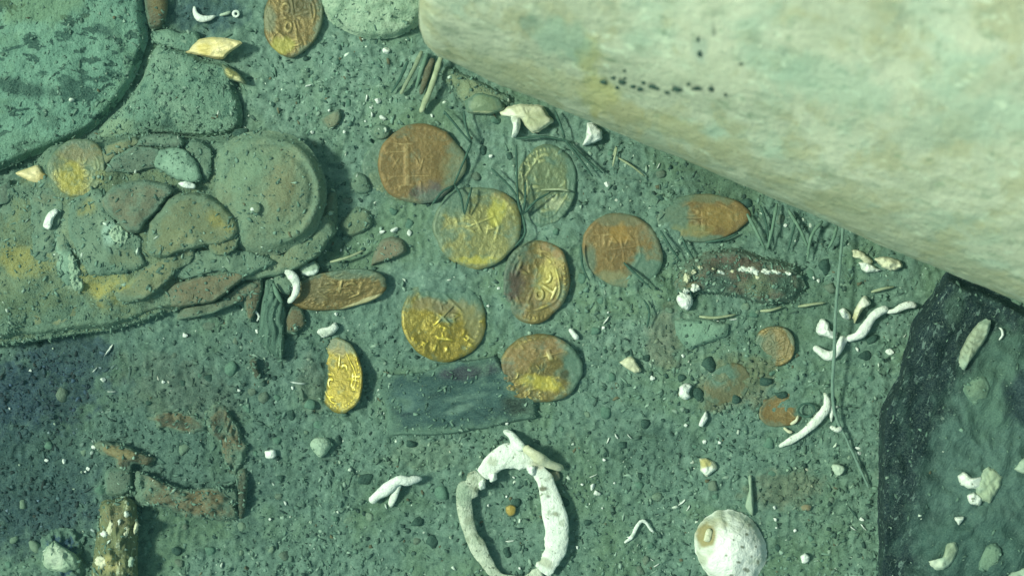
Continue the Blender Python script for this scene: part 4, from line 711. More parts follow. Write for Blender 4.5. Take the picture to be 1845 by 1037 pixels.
tube('branch', [(668, 904, 12, 8), (682, 890, 18, 9), (700, 876, 24, 10), (718, 864, 28, 10), (735, 866, 26, 9), (748, 862, 22, 7), (760, 862, 18, 4)], 'shell_clean', 'main white branch', parent=co)
tube('branch', [(720, 870, 22, 5), (714, 886, 16, 6), (706, 904, 10, 6), (704, 912, 6, 5)], 'shell_white', 'short side branch', parent=co)
# white S shaped worm tube at right and its bits
s_ = empty('worm_tube', 1550, 600, 6, 'long white S shaped worm tube beside the charred timber', 'worm tube')
tube('tube_section', [(1466, 625, 8, 6), (1480, 634, 12, 8), (1496, 640, 14, 8), (1508, 632, 14, 8), (1517, 615, 14, 9), (1522, 606, 12, 8)], 'shell_clean', 'hooked end', parent=s_)
tube('tube_section', [(1526, 611, 14, 7), (1545, 604, 18, 8), (1558, 590, 20, 9), (1572, 570, 20, 9), (1590, 558, 18, 8), (1600, 556, 16, 6)], 'shell_clean', 'long bend', parent=s_)
tube('tube_section', [(1598, 562, 14, 4), (1610, 560, 16, 5), (1625, 552, 18, 6), (1640, 548, 18, 7), (1652, 552, 14, 4)], 'shell_white', 'ragged tip', parent=s_)
slab('shell_lump', [(1470, 590), (1480, 574), (1492, 580), (1496, 594), (1510, 600), (1506, 612), (1488, 606), (1474, 602)], 6, 16, 'shell_clean', 'knobbly white lump left of the hanging cord', 'shell', n=40, amp=3, asz=8)
slab('almond_shell', [(1512, 560), (1520, 554), (1532, 566), (1530, 576), (1518, 572)], 6, 14, 'shell_clean', 'white almond shell right of the hanging cord', 'shell', n=32)
slab('cream_shell', [(1536, 572), (1540, 556), (1550, 540), (1558, 532), (1570, 546), (1556, 556), (1546, 572), (1540, 582)], 8, 18, 'shell_cream', 'cream blade shaped shell above the S shaped tube', 'shell', n=40, stain=[(1556, 544, 16, 12, 0, (0.85, 0.88, 0.8), 0.8), (1540, 574, 9, 12, 0, (0.45, 0.42, 0.20), 0.6)])
bo = empty('bone_cluster', 1580, 470, 6, 'knot of cream bones tucked under the cannon at right', 'bone')
slab('bone', [(1534, 452), (1548, 450), (1560, 458), (1572, 470), (1562, 476), (1550, 466), (1538, 464)], 8, 14, 'shell_cream', parent=bo, n=40, amp=3, asz=8, jit=0.1)
slab('bone', [(1548, 474), (1562, 472), (1578, 482), (1588, 488), (1558, 490)], 8, 12, 'shell_white', parent=bo, n=36, amp=3, asz=8, jit=0.1)
slab('bone', [(1576, 466), (1592, 462), (1612, 466), (1628, 476), (1612, 488), (1590, 482)], 10, 18, 'shell_cream', parent=bo, n=44, amp=3, asz=8, jit=0.1)
cres = empty('crescent_shell', 1450, 760, 4, 'white dotted crescent shell beside the tiny dark loop', 'shell')
tube('crescent', [(1404, 804, 5, 4), (1425, 792, 9, 6), (1448, 778, 12, 7), (1470, 758, 14, 9), (1486, 738, 14, 8), (1490, 722, 12, 6), (1485, 707, 8, 3)], 'shell_white', 'dotted white body', parent=cres, flat=0.6, sides=10)
tube('inner_tooth', [(1438, 748, 8, 2.5), (1434, 758, 9, 3), (1424, 764, 8, 2.5)], 'shell_cream', 'inner hook', parent=cres)
tube('inner_tooth', [(1412, 770, 6, 2.5), (1420, 776, 7, 3), (1428, 778, 6, 2)], 'shell_cream', 'inner stub', parent=cres)
tube('dark_loop', [(1453 + 15 * math.cos(a), 738 + 12 * math.sin(a), 12, 2.2) for a in np.linspace(0, 2 * np.pi, 12, endpoint=False)], 'stalk', 'tiny dark loop inside the white crescent', 'ring', closed=True, n=40)
slab('shell_chip', [(1497, 712), (1502, 715), (1503, 745), (1497, 760), (1494, 740)], 4, 8, 'shell_clean', 'narrow white chip right of the dotted crescent', 'shell', n=30)
eg = slab('egg_shell', ell(1316, 986, 62, 72, -0.6), 2, 44, 'shell_white', 'large white egg shaped shell with a brown hole near the bottom right', 'shell', n=150, rings=60, dome=0.85, amp=2.6, asz=22, jit=0.03, sharp=0.0,
     stain=[(1316, 986, 76, 78, 0, (0.42, 0.46, 0.33), 0.7), (1324, 990, 58, 62, 0, (0.90, 0.92, 0.87), 0.97), (1346, 962, 4, 3, 0.5, (0.12, 0.13, 0.08), 0.9), (1338, 985, 5, 3, 0.4, (0.16, 0.17, 0.11), 0.85), (1322, 972, 3, 3, 0, (0.2, 0.2, 0.14), 0.8), (1354, 1002, 3, 4, 0, (0.12, 0.13, 0.09), 0.85), (1331, 1012, 6, 3, 0.2, (0.12, 0.13, 0.08), 0.85), (1362, 984, 3, 3, 0, (0.12, 0.13, 0.09), 0.8), (1308, 1000, 3, 2, 0, (0.2, 0.2, 0.15), 0.7), (1345, 1026, 7, 4, 0.5, (0.14, 0.15, 0.10), 0.8), (1366, 1012, 3, 5, 0, (0.15, 0.16, 0.1), 0.8), (1318, 1036, 5, 3, 0, (0.14, 0.14, 0.1), 0.8), (1350, 945, 3, 3, 0, (0.15, 0.15, 0.1), 0.7), (1275, 962, 22, 26, 0.5, (0.30, 0.24, 0.09), 0.9), (1290, 940, 22, 10, 0.4, (0.36, 0.34, 0.20), 0.5), ])
slab('hole_flake', [(1268, 972), (1272, 955), (1280, 950), (1284, 960), (1278, 976)], 34, 5, 'shell_cream', 'cream flake in the hole', parent=eg, n=26, rings=5)
gs = slab('glass_shard', [(1261, 826), (1272, 825), (1288, 832), (1294, 842), (1284, 850), (1274, 859), (1263, 848)], 4, 14, 'shell_cream', 'faceted gold and white shard above the egg shaped shell', 'shard', n=40, sharp=0.8, stain=[(1268, 833, 12, 9, 0, (0.42, 0.36, 0.10), 0.8), (1278, 849, 14, 9, 0, (0.85, 0.9, 0.82), 0.9)])
slab('bone_pin', [(1348, 858), (1354, 856), (1356, 880), (1358, 900), (1357, 928), (1352, 925), (1343, 912), (1346, 895), (1350, 880)], 4, 12, 'shell_grey', 'pale pin with a broad foot above the egg shaped shell', 'bone', n=44, jit=0.0, stain=[(1351, 890, 20, 50, 0, (0.30, 0.40, 0.29), 0.6)])
# shells by the cannon's foot
hs = slab('broken_shell', [(902, 206), (915, 192), (945, 188), (978, 190), (988, 205), (996, 218), (982, 232), (960, 240), (948, 228), (938, 214), (920, 212)], 10, 20, 'shell_cream', 'cream broken shell with a dangling leg under the cannon', 'shell', n=60, amp=2.5, asz=10, stain=[(965, 212, 24, 18, 0, (0.40, 0.42, 0.24), 0.6), (915, 205, 14, 9, 0, (0.85, 0.88, 0.75), 0.7)])
slab('shell_leg', [(920, 208), (936, 206), (938, 226), (932, 244), (922, 248), (924, 228)], 14, 14, 'shell_white', 'white leg', parent=hs, n=36)
slab('white_triangle', [(1058, 222), (1068, 220), (1083, 234), (1086, 250), (1070, 258), (1050, 262), (1056, 244)], 10, 16, 'shell_clean', 'white triangular shell tucked against the cannon edge', 'shell', n=40, sharp=0.7)
slab('yellow_plate', [(842, 202), (838, 180), (860, 165), (900, 175), (910, 195), (890, 205), (862, 206)], 8, 14, 'gold_pale', 'silted yellow green plate below the cannon edge', 'plate', n=50, stain=[(870, 180, 40, 24, 0, (0.20, 0.27, 0.17), 0.8), (870, 204, 36, 4, 0, (0.55, 0.56, 0.34), 0.8)])
stk = empty('stick_bundle', 760, 150, 4, 'bundle of thin old sticks at the cannon end', 'sticks')
tube('stick', [(795, 100, 26, 5), (788, 125, 24, 5), (776, 160, 20, 6), (766, 185, 14, 5.5), (758, 203, 8, 4)], 'straw', 'pale stick', parent=stk)
tube('stick', [(760, 92, 18, 4), (748, 120, 18, 4), (735, 145, 14, 4), (722, 170, 8, 3)], 'straw', parent=stk, stain=[(740, 130, 40, 60, 0, (0.14, 0.20, 0.14), 0.6)])
tube('stick', [(770, 96, 16, 4), (758, 130, 16, 4), (750, 160, 10, 3)], 'stalk_pale', parent=stk)
tube('stick', [(780, 105, 16, 6), (768, 140, 14, 6), (758, 170, 8, 5)], 'wood_brown', 'dark stick', parent=stk)
tube('stick', [(735, 110, 12, 3), (722, 140, 12, 3), (705, 168, 6, 2)], 'stalk', 'thin dark stick', parent=stk)

# ---------------------------------------------------------------- rust rock group on the right
rr_ = slab('rust_rock', [(1212, 512), (1222, 488), (1240, 468), (1275, 452), (1325, 448), (1362, 458), (1408, 470), (1444, 484), (1448, 528), (1420, 545), (1375, 548), (1320, 534), (1280, 530), (1235, 528), (1216, 526)], 2, 30, 'rust_rock', 'rust and grey rock crusted with white below the orange coin', 'rock', n=110, rings=26, dome=0.4, amp=6, asz=22, jit=0.03,
     stain=[(1320, 462, 60, 16, 0.1, (0.12, 0.07, 0.055), 0.7), (1230, 505, 20, 22, 0, (0.20, 0.16, 0.08), 0.7), (1288, 510, 32, 20, 0, (0.035, 0.075, 0.065), 0.85), (1415, 515, 24, 24, 0, (0.03, 0.07, 0.055), 0.85), (1360, 515, 30, 22, 0, (0.17, 0.22, 0.13), 0.6)])
for q in ((1352, 488, 18, 8), (1380, 490, 12, 6), (1336, 486, 7, 6), (1238, 500, 7, 9), (1236, 524, 6, 5), (1252, 518, 8, 7), (1300, 490, 8, 4), (1318, 488, 9, 4), (1400, 490, 9, 4), (1262, 482, 6, 4), (1250, 490, 4, 5), (1420, 492, 6, 4), (1365, 500, 6, 4), (1285, 484, 4, 3)):
    slab('white_crust', ell(*q, 0.3, 9), 27, 8, 'shell_cream' if q[0] % 4 else 'shell_white', parent=rr_, n=28, rings=6, amp=4, asz=5, jit=0.25)
slab('oval_shell', [(1218, 534), (1230, 526), (1246, 532), (1249, 544), (1240, 558), (1230, 556), (1220, 546)], 6, 16, 'shell_clean', 'plump white shell at the left foot of the rust rock', 'shell', n=36)
slab('pale_slab', [(1216, 578), (1240, 574), (1275, 573), (1296, 580), (1313, 584), (1311, 604), (1288, 614), (1268, 620), (1244, 630), (1230, 620), (1218, 602)], 2, 12, 'sherd_pale', 'flat pale grey green stone flake below the rust rock', 'stone', n=64, sharp=0.6, amp=1.5, stain=[(1262, 600, 50, 30, 0, (0.16, 0.28, 0.205), 0.6)])
# weedy stalks: thin dark sprigs
def sprig(label, paths, mat='stalk', cat='weed', z=10, r=2.2):
    u0 = np.mean([p[0][0] for p in paths]); v0 = np.mean([p[0][1] for p in paths])
    e = empty('weed_sprig', u0, v0, 0, label, cat)
    for p in paths:
        k_ = len(p); m2 = mat
        pts = [(u_, v_, z + 6 * math.sin(math.pi * i / max(1, k_ - 1)), r * (1.1 - 0.4 * i / k_)) for i, (u_, v_) in enumerate(p)]
        tube('stem', pts, m2, parent=e, sides=6, step=7)
sprig('dark forked weed stems hanging beside the rust brown coin', [[(800, 200), (825, 230), (849, 258)], [(836, 200), (840, 230), (850, 256)], [(850, 256), (836, 290), (818, 332)], [(818, 332), (830, 352), (836, 384)]], z=20)
sprig('thin dark weed fork over the olive coin', [[(850, 338), (844, 360), (837, 386)], [(818, 334), (796, 346), (779, 368)]], z=22)
sprig('dark star of weed stems right of the olive coin', [[(941, 386), (933, 356), (930, 262)], [(941, 386), (926, 346), (885, 303)], [(942, 386), (946, 360), (947, 328)], [(943, 386), (965, 362), (992, 346)], [(941, 386), (946, 420), (928, 444)]], z=20)
sprig('dark weed stems spreading right of the pale silted coin', [[(1015, 248), (1040, 280), (1068, 318)], [(1022, 254), (1050, 282), (1086, 312)], [(930, 250), (980, 246), (1030, 256)], [(1000, 200), (1010, 225), (1018, 248)]], z=14)
sprig('dark weed stems around the rust orange coin', [[(1124, 473), (1146, 494), (1174, 520)], [(1190, 415), (1205, 440), (1227, 472)], [(1230, 430), (1238, 448), (1250, 466)], [(1046, 440), (1050, 480), (1062, 505)]], z=14)
sprig('fan of grey weed stems at the cannon foot', [[(1346, 385), (1362, 415), (1379, 450)], [(1400, 366), (1392, 410), (1382, 450)], [(1420, 378), (1440, 410), (1456, 446)], [(1482, 398), (1462, 425), (1455, 468)], [(1508, 406), (1502, 430), (1492, 448)]], 'stalk_pale', z=16, r=3.0)
sprig('short dark weed stems under the cannon edge', [[(1370, 370), (1380, 400), (1386, 440)], [(1436, 390), (1428, 420), (1420, 452)], [(1330, 420), (1300, 432), (1270, 436)], [(1160, 540), (1170, 560), (1166, 590)]], z=10)
sprig('pale straws lying right of the rust rock', [[(1438, 552), (1462, 548), (1487, 545)], [(1260, 570), (1290, 572), (1326, 566)], [(1570, 526), (1590, 520), (1612, 516)], [(1370, 560), (1390, 558), (1410, 552)]], 'straw', 'straw', z=8, r=2.6)
sprig('pale thin straw left of the orange coin', [[(1115, 285), (1140, 300), (1162, 318)], [(1105, 280), (1112, 262), (1104, 300)]], 'straw', 'straw', z=9, r=2)
sprig('long thin straw above the aslant brown coin', [[(595, 472), (630, 462), (656, 450)], [(1028, 345), (1010, 341), (975, 342)]], 'straw', 'straw', z=16, r=2.4)
cd = empty('hanging_cord', 1505, 560, 10, 'thin grey cord running down past the white S shaped tube', 'cord')
tube('cord_strand', [(1520, 400, 40, 2.6), (1514, 470, 45, 3.2), (1506, 560, 50, 3.4), (1503, 640, 44, 3.2), (1500, 700, 34, 3.2), (1506, 750, 20, 3), (1525, 790, 12, 2.8), (1548, 840, 8, 2.8), (1566, 878, 6, 2.4)], 'cord', 'long strand', parent=cd, sides=7)
tube('knot', [(1496, 768, 14, 4), (1508, 774, 18, 5), (1516, 768, 14, 3.5)], 'shell_white', 'white knot', parent=cd)

# ---------------------------------------------------------------- small white tubes, slivers and chips that can be told apart
tube('worm_tube', [(1125, 977, 5, 2.8), (1138, 966, 7, 3.2), (1146, 950, 8, 3.4), (1155, 938, 8, 3.4), (1164, 940, 7, 3), (1170, 950, 6, 2.6), (1178, 958, 4, 2)], 'shell_clean', 'thin white worm tube bent like a hook left of the egg shaped shell', 'worm tube')
tube('worm_tube', [(443, 531, 10, 1.8), (450, 548, 12, 2.4), (460, 560, 12, 2.4), (467, 570, 10, 2.2), (463, 578, 8, 1.8)], 'shell_clean', 'thread thin white worm tube left of the grey driftwood', 'worm tube')
tube('worm_tube', [(350, 12, 6, 3), (352, 24, 8, 5), (362, 33, 9, 6), (376, 33, 8, 5), (388, 29, 5, 2.5)], 'shell_clean', 'white comma shaped tube near the top left edge', 'worm tube')
tube('worm_tube', [(396, 28, 5, 2.5), (406, 25, 7, 3.2), (416, 21, 5, 2)], 'shell_grey', 'small pale tube right of the white comma near the top', 'worm tube')
tube('worm_tube', [(425 + 5 * math.cos(a), 25 + 5 * math.sin(a), 5, 2.4) for a in np.linspace(0, 2 * np.pi, 9, endpoint=False)], 'shell_clean', 'tiny white ring near the top edge', 'worm tube', closed=True, n=20)
tube('worm_tube', [(1026, 592, 6, 4), (1034, 602, 8, 5.5), (1042, 610, 6, 4)], 'shell_clean', 'stubby white tube between the tan coin and the crumpled coin', 'worm tube')
slab('fish_bone', [(570, 600), (578, 590), (592, 588), (604, 580), (610, 590), (600, 602), (585, 608)], 5, 12, 'shell_white', 'white pointed bone above the half buried coin', 'bone', n=40, stain=[(590, 600, 18, 6, 0, (0.35, 0.42, 0.33), 0.6)])
slab('shell_chip', [(1116, 652), (1128, 644), (1140, 642), (1148, 656), (1158, 668), (1144, 672), (1128, 662)], 4, 12, 'shell_cream', 'cream angular chip right of the tan and yellow coin', 'shell', n=36, sharp=0.7)
slab('shell_chip', [(1224, 712), (1224, 696), (1234, 690), (1246, 694), (1242, 706), (1244, 716), (1234, 720)], 5, 14, 'shell_clean', 'white half moon shell beside a dark pebble', 'shell', n=34)
slab('shell_chip', [(1258, 766), (1264, 752), (1272, 740), (1276, 752), (1266, 768)], 4, 10, 'shell_clean', 'slim white chip below the half moon shell', 'shell', n=30)
slab('shell_chip', [(1498, 838), (1510, 835), (1524, 842), (1518, 854), (1506, 856)], 4, 10, 'shell_grey', 'pale rounded chip right of the pin', 'shell', n=30, stain=[(1510, 845, 20, 20, 0, (0.5, 0.6, 0.48), 0.7)])
slab('shell_chip', [(1442, 1002), (1450, 996), (1459, 1002), (1456, 1012), (1446, 1014)], 3, 8, 'shell_clean', 'small white heart shaped chip right of the egg shaped shell', 'shell', n=26)
slab('pale_pebble', [(558, 800), (568, 788), (588, 788), (598, 800), (590, 815), (578, 824), (566, 814)], 4, 18, 'pale_coral', 'pale round pebble above the forked coral branch', 'pebble', n=40, dome=0.7, stain=[(578, 803, 30, 30, 0, (0.42, 0.55, 0.44), 0.6)])
slab('shell_chip', [(478, 812), (496, 810), (496, 824), (480, 825)], 3, 8, 'shell_clean', 'square white chip right of the rotten wood strip', 'shell', n=26)
slab('leaf_shell', [(578, 215), (592, 205), (612, 196), (614, 215), (605, 228), (592, 232)], 3, 9, 'sherd_brown', 'dull pinkish fan shell above the round cup', 'shell', n=36, stain=[(598, 214, 24, 20, 0, (0.22, 0.24, 0.16), 0.7)])
slab('flat_pebble', ell(686, 238, 18, 14), 2, 10, 'sherd_teal', 'flat grey pebble at the upper left of the rust brown coin', 'pebble', n=36)
slab('dark_hollow_stone', [(418, 240), (430, 232), (448, 232), (446, 246), (425, 248)], 30, 10, 'dark_stone', 'black lump between the pitted stone and the cup', 'stone', n=30)
slab('brown_flake', [(1440, 912), (1450, 906), (1464, 910), (1460, 920), (1444, 920)], 3, 8, 'wood_red', 'small tan flake right of the egg shaped shell', 'shell', n=26, stain=[(1452, 914, 16, 10, 0, (0.26, 0.21, 0.12), 0.7)])
slab('sherd', [(640, 310), (660, 318), (668, 345), (646, 350), (632, 335)], 2, 9, 'sherd_teal', 'small teal sherd left of the rust brown coin', 'sherd', n=34)
slab('sherd', [(555, 440), (575, 390), (592, 350), (606, 345), (608, 400), (590, 440), (560, 470), (520, 480)], 4, 18, 'sherd_brown', 'narrow brown sherd leaning on the right of the cup', 'sherd', n=50, stain=[(580, 410, 40, 70, 0, (0.14, 0.19, 0.13), 0.6)])
slab('sherd', [(612, 405), (640, 372), (664, 380), (672, 405), (650, 420), (625, 425)], 2, 10, 'sherd_olive', 'olive sherd above the smooth brown pebble', 'sherd', n=36, stain=[(640, 400, 40, 30, 0, (0.13, 0.19, 0.125), 0.7)])

# loose chips and pebbles, one object each, copied from a few shapes
protos = {}
def proto(kind, i, mat, flat):
    key = (kind, i, mat)
    if key in protos: return protos[key]
    import bmesh
    b = bmesh.new(); bmesh.ops.create_icosphere(b, subdivisions=2, radius=1)
    r_ = random.Random(i * 13 + 5)
    cuts = [np.array([r_.gauss(0, 1), r_.gauss(0, 1), r_.gauss(0, .5)]) for _ in range(8)]
    for v in b.verts:
        p = np.array(v.co)
        for c in cuts:
            c_ = c / np.linalg.norm(c); dd = p @ c_
            if dd > 0.58: p = p - c_ * (dd - 0.58)
        p[2] *= flat; p[:2] *= 1 + 0.25 * float(vn(p[0] * 2 + i, p[1] * 2, i))
        if kind == 'curl': p[1] += 0.45 * p[0] ** 2; p[1] *= 0.55
        v.co = p
    me = bpy.data.meshes.new(kind); b.to_mesh(me); b.free()
    me.polygons.foreach_set('use_smooth', np.full(len(me.polygons), 'shell' not in mat))
    at = me.attributes.new('stain', 'FLOAT_COLOR', 'POINT'); at.data.foreach_set('color', np.zeros(len(me.vertices) * 4, np.float32))
    me.materials.append(M[mat]); protos[key] = me
    return me
MARKS = [(757, 296, 'the rust brown coin'), (862, 407, 'the olive coin'), (984, 335, 'the pale silted coin'), (966, 506, 'the crumpled coin'), (801, 575, 'the bright yellow coin'), (615, 677, 'the half buried coin'),
    (975, 664, 'the tan coin'), (1122, 452, 'the rust orange coin'), (1268, 392, 'the orange coin'), (920, 925, 'the bone ring'), (1316, 986, 'the egg shaped shell'), (712, 886, 'the forked coral branch'), (1340, 500, 'the rust rock'),
    (1262, 600, 'the pale stone flake'), (1550, 600, 'the S shaped tube'), (1450, 760, 'the dotted crescent'), (340, 905, 'the brown plank'), (210, 960, 'the pale plank'), (400, 775, 'the rotten wood strip'), (495, 570, 'the grey driftwood'),
    (610, 520, 'the aslant brown coin'), (485, 345, 'the round cup'), (760, 150, 'the stick bundle'), (385, 90, 'the brilliant lens'), (820, 715, 'the dark plank'), (100, 1000, 'the pale coral clump'), (1395, 622, 'the small tan coin'),
    (1150, 957, 'the hooked worm tube'), (945, 215, 'the cream broken shell'), (700, 455, 'the pinkish pebble'), (578, 803, 'the pale round pebble'), (1275, 842, 'the gold and white shard'), (1235, 705, 'the half moon shell'), (1137, 657, 'the cream angular chip'),
    (529, 28, 'the coin at the top edge'), (210, 815, 'the bent wood'), (1505, 450, 'the hanging cord'), (1068, 240, 'the white triangle shell'), (1351, 893, 'the pale pin'), (200, 560, 'the encrusted mass'), (100, 700, 'the dark blue painted shade')]
USED = set()
def located(lead, u, v):
    m_ = sorted(MARKS, key=lambda q: (q[0] - u) ** 2 + (q[1] - v) ** 2)
    def way(q):
        du, dv = u - q[0], v - q[1]; d_ = math.hypot(du, dv)
        a = math.degrees(math.atan2(-dv, du)) % 360
        return ('right of', 'up and right of', 'above', 'up and left of', 'left of', 'down and left of', 'below', 'down and right of')[int((a + 22.5) // 45) % 8], ('close ' if d_ < 75 else '' if d_ < 130 else 'well ')
    w, f = way(m_[0])
    for t in (f'{lead} {f}{w} {m_[0][2]}', f'{lead} {f}{w} {m_[0][2]}, towards {m_[1][2]}', f'{lead} between {m_[0][2]} and {m_[1][2]}', f'{lead} {f}{w} {m_[0][2]}, towards {m_[2][2]}', f'{lead} {way(m_[1])[1]}{way(m_[1])[0]} {m_[1][2]}', f'{lead} {way(m_[2])[1]}{way(m_[2])[0]} {m_[2][2]}', f'{lead} {way(m_[1])[1]}{way(m_[1])[0]} {m_[1][2]}, towards {m_[2][2]}'):
        if t not in USED and len(t.split()) <= 16: USED.add(t); return t
    return None
def scatter(name, u, v, ru, rv, ang, mat, label, cat, group, kind='lump', flat=0.6, dz=1.0):
    o = bpy.data.objects.new(name, proto(kind, random.randrange(5), mat, flat)); sc.collection.objects.link(o)
    z = float(ground(np.array([u]), np.array([v]))[0]) + dz
    o.location = W(np.array([float(u)]), np.array([float(v)]), np.array([z]))[0]
    o.scale = (ru * K, rv * K, 0.5 * (ru + rv) * K); o.rotation_euler = (random.uniform(-.2, .2), random.uniform(-.2, .2), ang)
    BLOCK.append((np.array(ell(u, v, ru, rv, -ang, 8)), 0.1))
    return tag(o, located(label, u, v) or (label + ' among its like'), cat, group)
def inside(pt, poly_):
    x, y = pt; r = False; n = len(poly_); j = n - 1
    for i in range(n):
        if (poly_[i][1] > y) != (poly_[j][1] > y) and x < (poly_[j][0] - poly_[i][0]) * (y - poly_[i][1]) / (poly_[j][1] - poly_[i][1]) + poly_[i][0]: r = not r
        j = i
    return r
BIG = list(BLOCK)
BB = [(p[:, 0].min(), p[:, 0].max(), p[:, 1].min(), p[:, 1].max()) for p, _ in BIG]
def free(u, v, m_=0):
    for (p, _), (a, b, c, d_) in zip(BIG, BB):
        if a - m_ < u < b + m_ and c - m_ < v < d_ + m_ and (inside((u, v), p) or (m_ and any(inside((u + dx, v + dy), p) for dx in (-m_, m_) for dy in (-m_, m_)))): return False
    return True
LW = 'tiny white shell chip'; GW = 'tiny white shell chips loose on the silt'
for (u, v, a, b, t) in [(697, 92, 9, 7, .4), (680, 181, 7, 6, 0), (691, 213, 9, 5, .5), (646, 334, 7, 8, 0), (1093, 331, 7, 6, 0), (562, 238, 4, 4, 0), (333, 604, 7, 6, 0), (185, 683, 6, 5, 0), (294, 688, 5, 4, 0), (170, 805, 6, 5, .3), (463, 596, 5, 5, 0),
     (1175, 681, 6, 6, 0), (1075, 888, 9, 6, .2), (1067, 875, 5, 8, .3), (1603, 632, 9, 7, .3), (1545, 629, 3, 6, -.6), (712, 413, 10, 5, -.4), (688, 418, 8, 5, -.2), (737, 418, 5, 7, 0), (885, 281, 5, 4, 0), (778, 208, 4, 4, 0), (670, 207, 3, 7, 0), (605, 565, 4, 4, 0), (1088, 590, 4, 4, 0),
     (1545, 806, 6, 3, .2), (1547, 815, 6, 4, .2), (1395, 913, 4, 4, 0), (1397, 935, 5, 4, 0), (1433, 955, 4, 4, 0), (1270, 795, 5, 5, 0), (1296, 797, 4, 4, 0), (1088, 828, 4, 4, 0), (514, 906, 3, 6, -.4), (486, 934, 3, 3, 0), (115, 830, 5, 6, 0), (158, 843, 5, 5, 0), (83, 828, 5, 4, 0), (1235, 765, 4, 4, 0), (620, 238, 4, 4, 0), (500, 575, 4, 4, 0), (914, 762, 4, 4, 0), (527, 698, 4, 4, 0), (430, 703, 4, 4, 0), (1040, 985, 4, 4, 0), (1415, 405, 4, 4, 0), (1465, 500, 5, 4, 0), (1474, 505, 4, 4, 0), (1552, 935, 6, 4, .4), (604, 585, 4, 3, 0), (1230, 640, 4, 4, 0)]:
    scatter('shell_chip', u, v, a, b, -t, 'shell_clean', LW, 'shell', GW, dz=3)
LS = 'thin white shell sliver'; GS = 'thin white slivers of shell on the silt'
for (u, v, a, b, t) in [(660, 178, 9, 3, 1.4), (1091, 578, 11, 2.5, .9), (1068, 857, 11, 2.2, .4), (1240, 915, 9, 2.5, 1.1), (1228, 905, 10, 2.5, .7), (1555, 948, 9, 2.5, -.9), (1538, 952, 9, 3, -.6), (1182, 1018, 9, 2.5, .6), (1175, 1008, 7, 2, -.5), (195, 632, 16, 4, .95), (1110, 785, 7, 3, -1), (1135, 787, 8, 2.5, -.8), (555, 155, 9, 4, .3), (172, 665, 8, 2.5, .8), (200, 705, 12, 2, 0), (640, 545, 5, 2, 0), (1320, 575, 10, 3, .1), (1288, 577, 9, 3, -.2), (1187, 298, 8, 2.5, 1.1), (920, 974, 10, 3, .1), (1630, 605, 5, 2, 1), (540, 690, 18, 4, -.1), (650, 412, 9, 2.5, 1.2), (1096, 792, 8, 2.4, 1.2)]:
    scatter('shell_sliver', u, v, a, b, t, 'shell_clean', LS, 'shell', GS, 'curl', 0.5, dz=3)
LD = 'dark pebble'; GD = 'dark round pebbles in the silt'
for (u, v, a, b, t) in [(1485, 478, 18, 19, 0), (1378, 688, 18, 13, .2), (1165, 762, 12, 13, 0), (1256, 707, 14, 16, 0), (1275, 655, 16, 18, .3), (1570, 612, 17, 12, .5), (316, 990, 13, 11, 0), (1165, 645, 12, 12, 0), (932, 905, 12, 14, 0), (913, 992, 11, 12, 0), (376, 680, 13, 10, 0), (655, 862, 20, 14, .5), (1325, 720, 12, 14, 0), (1408, 710, 20, 9, .1), (1230, 680, 10, 10, 0), (750, 940, 16, 10, .6), (778, 972, 14, 16, 0), (525, 745, 12, 14, 0), (870, 270, 11, 12, 0), (918, 280, 10, 10, 0), (740, 800, 14, 10, 0), (820, 900, 12, 10, 0), (1190, 355, 10, 8, 0), (1345, 365, 18, 12, .3), (1556, 640, 16, 11, .3), (1015, 905, 14, 15, 0), (505, 860, 10, 8, 0), (610, 790, 8, 12, 0), (1120, 800, 14, 9, 0), (1060, 940, 9, 8, 0), (1400, 985, 7, 10, 0), (330, 690, 8, 9, 0), (270, 725, 8, 7, 0)]:
    scatter('dark_pebble', u, v, a, b, t, 'dark_stone', LD, 'pebble', GD, flat=0.5, dz=0)
LG = 'grey green pebble'; GG = 'grey green pebbles bedded in the silt'
k_ = 0
while k_ < 90:
    u, v = random.uniform(10, 1570), random.uniform(180, 1030)
    if not free(u, v, 8): continue
    r_ = random.uniform(5, 14) if random.random() < .8 else random.uniform(12, 20)
    scatter('grey_pebble', u, v, r_, r_ * random.uniform(.6, 1), random.uniform(0, 3), random.choice(['green_stone', 'green_stone', 'sherd_teal', 'sherd_grey']), LG, 'pebble', GG, flat=0.45, dz=-0.5); k_ += 1
k_ = 0
while k_ < 40:
    u, v = random.uniform(10, 1570), random.uniform(100, 1030)
    if not free(u, v, 3): continue
    scatter('shell_chip', u, v, random.uniform(2.2, 4), random.uniform(2, 3.5), random.uniform(0, 3), random.choice(['shell_clean', 'shell_grey']), LW, 'shell', GW, dz=2.5); k_ += 1

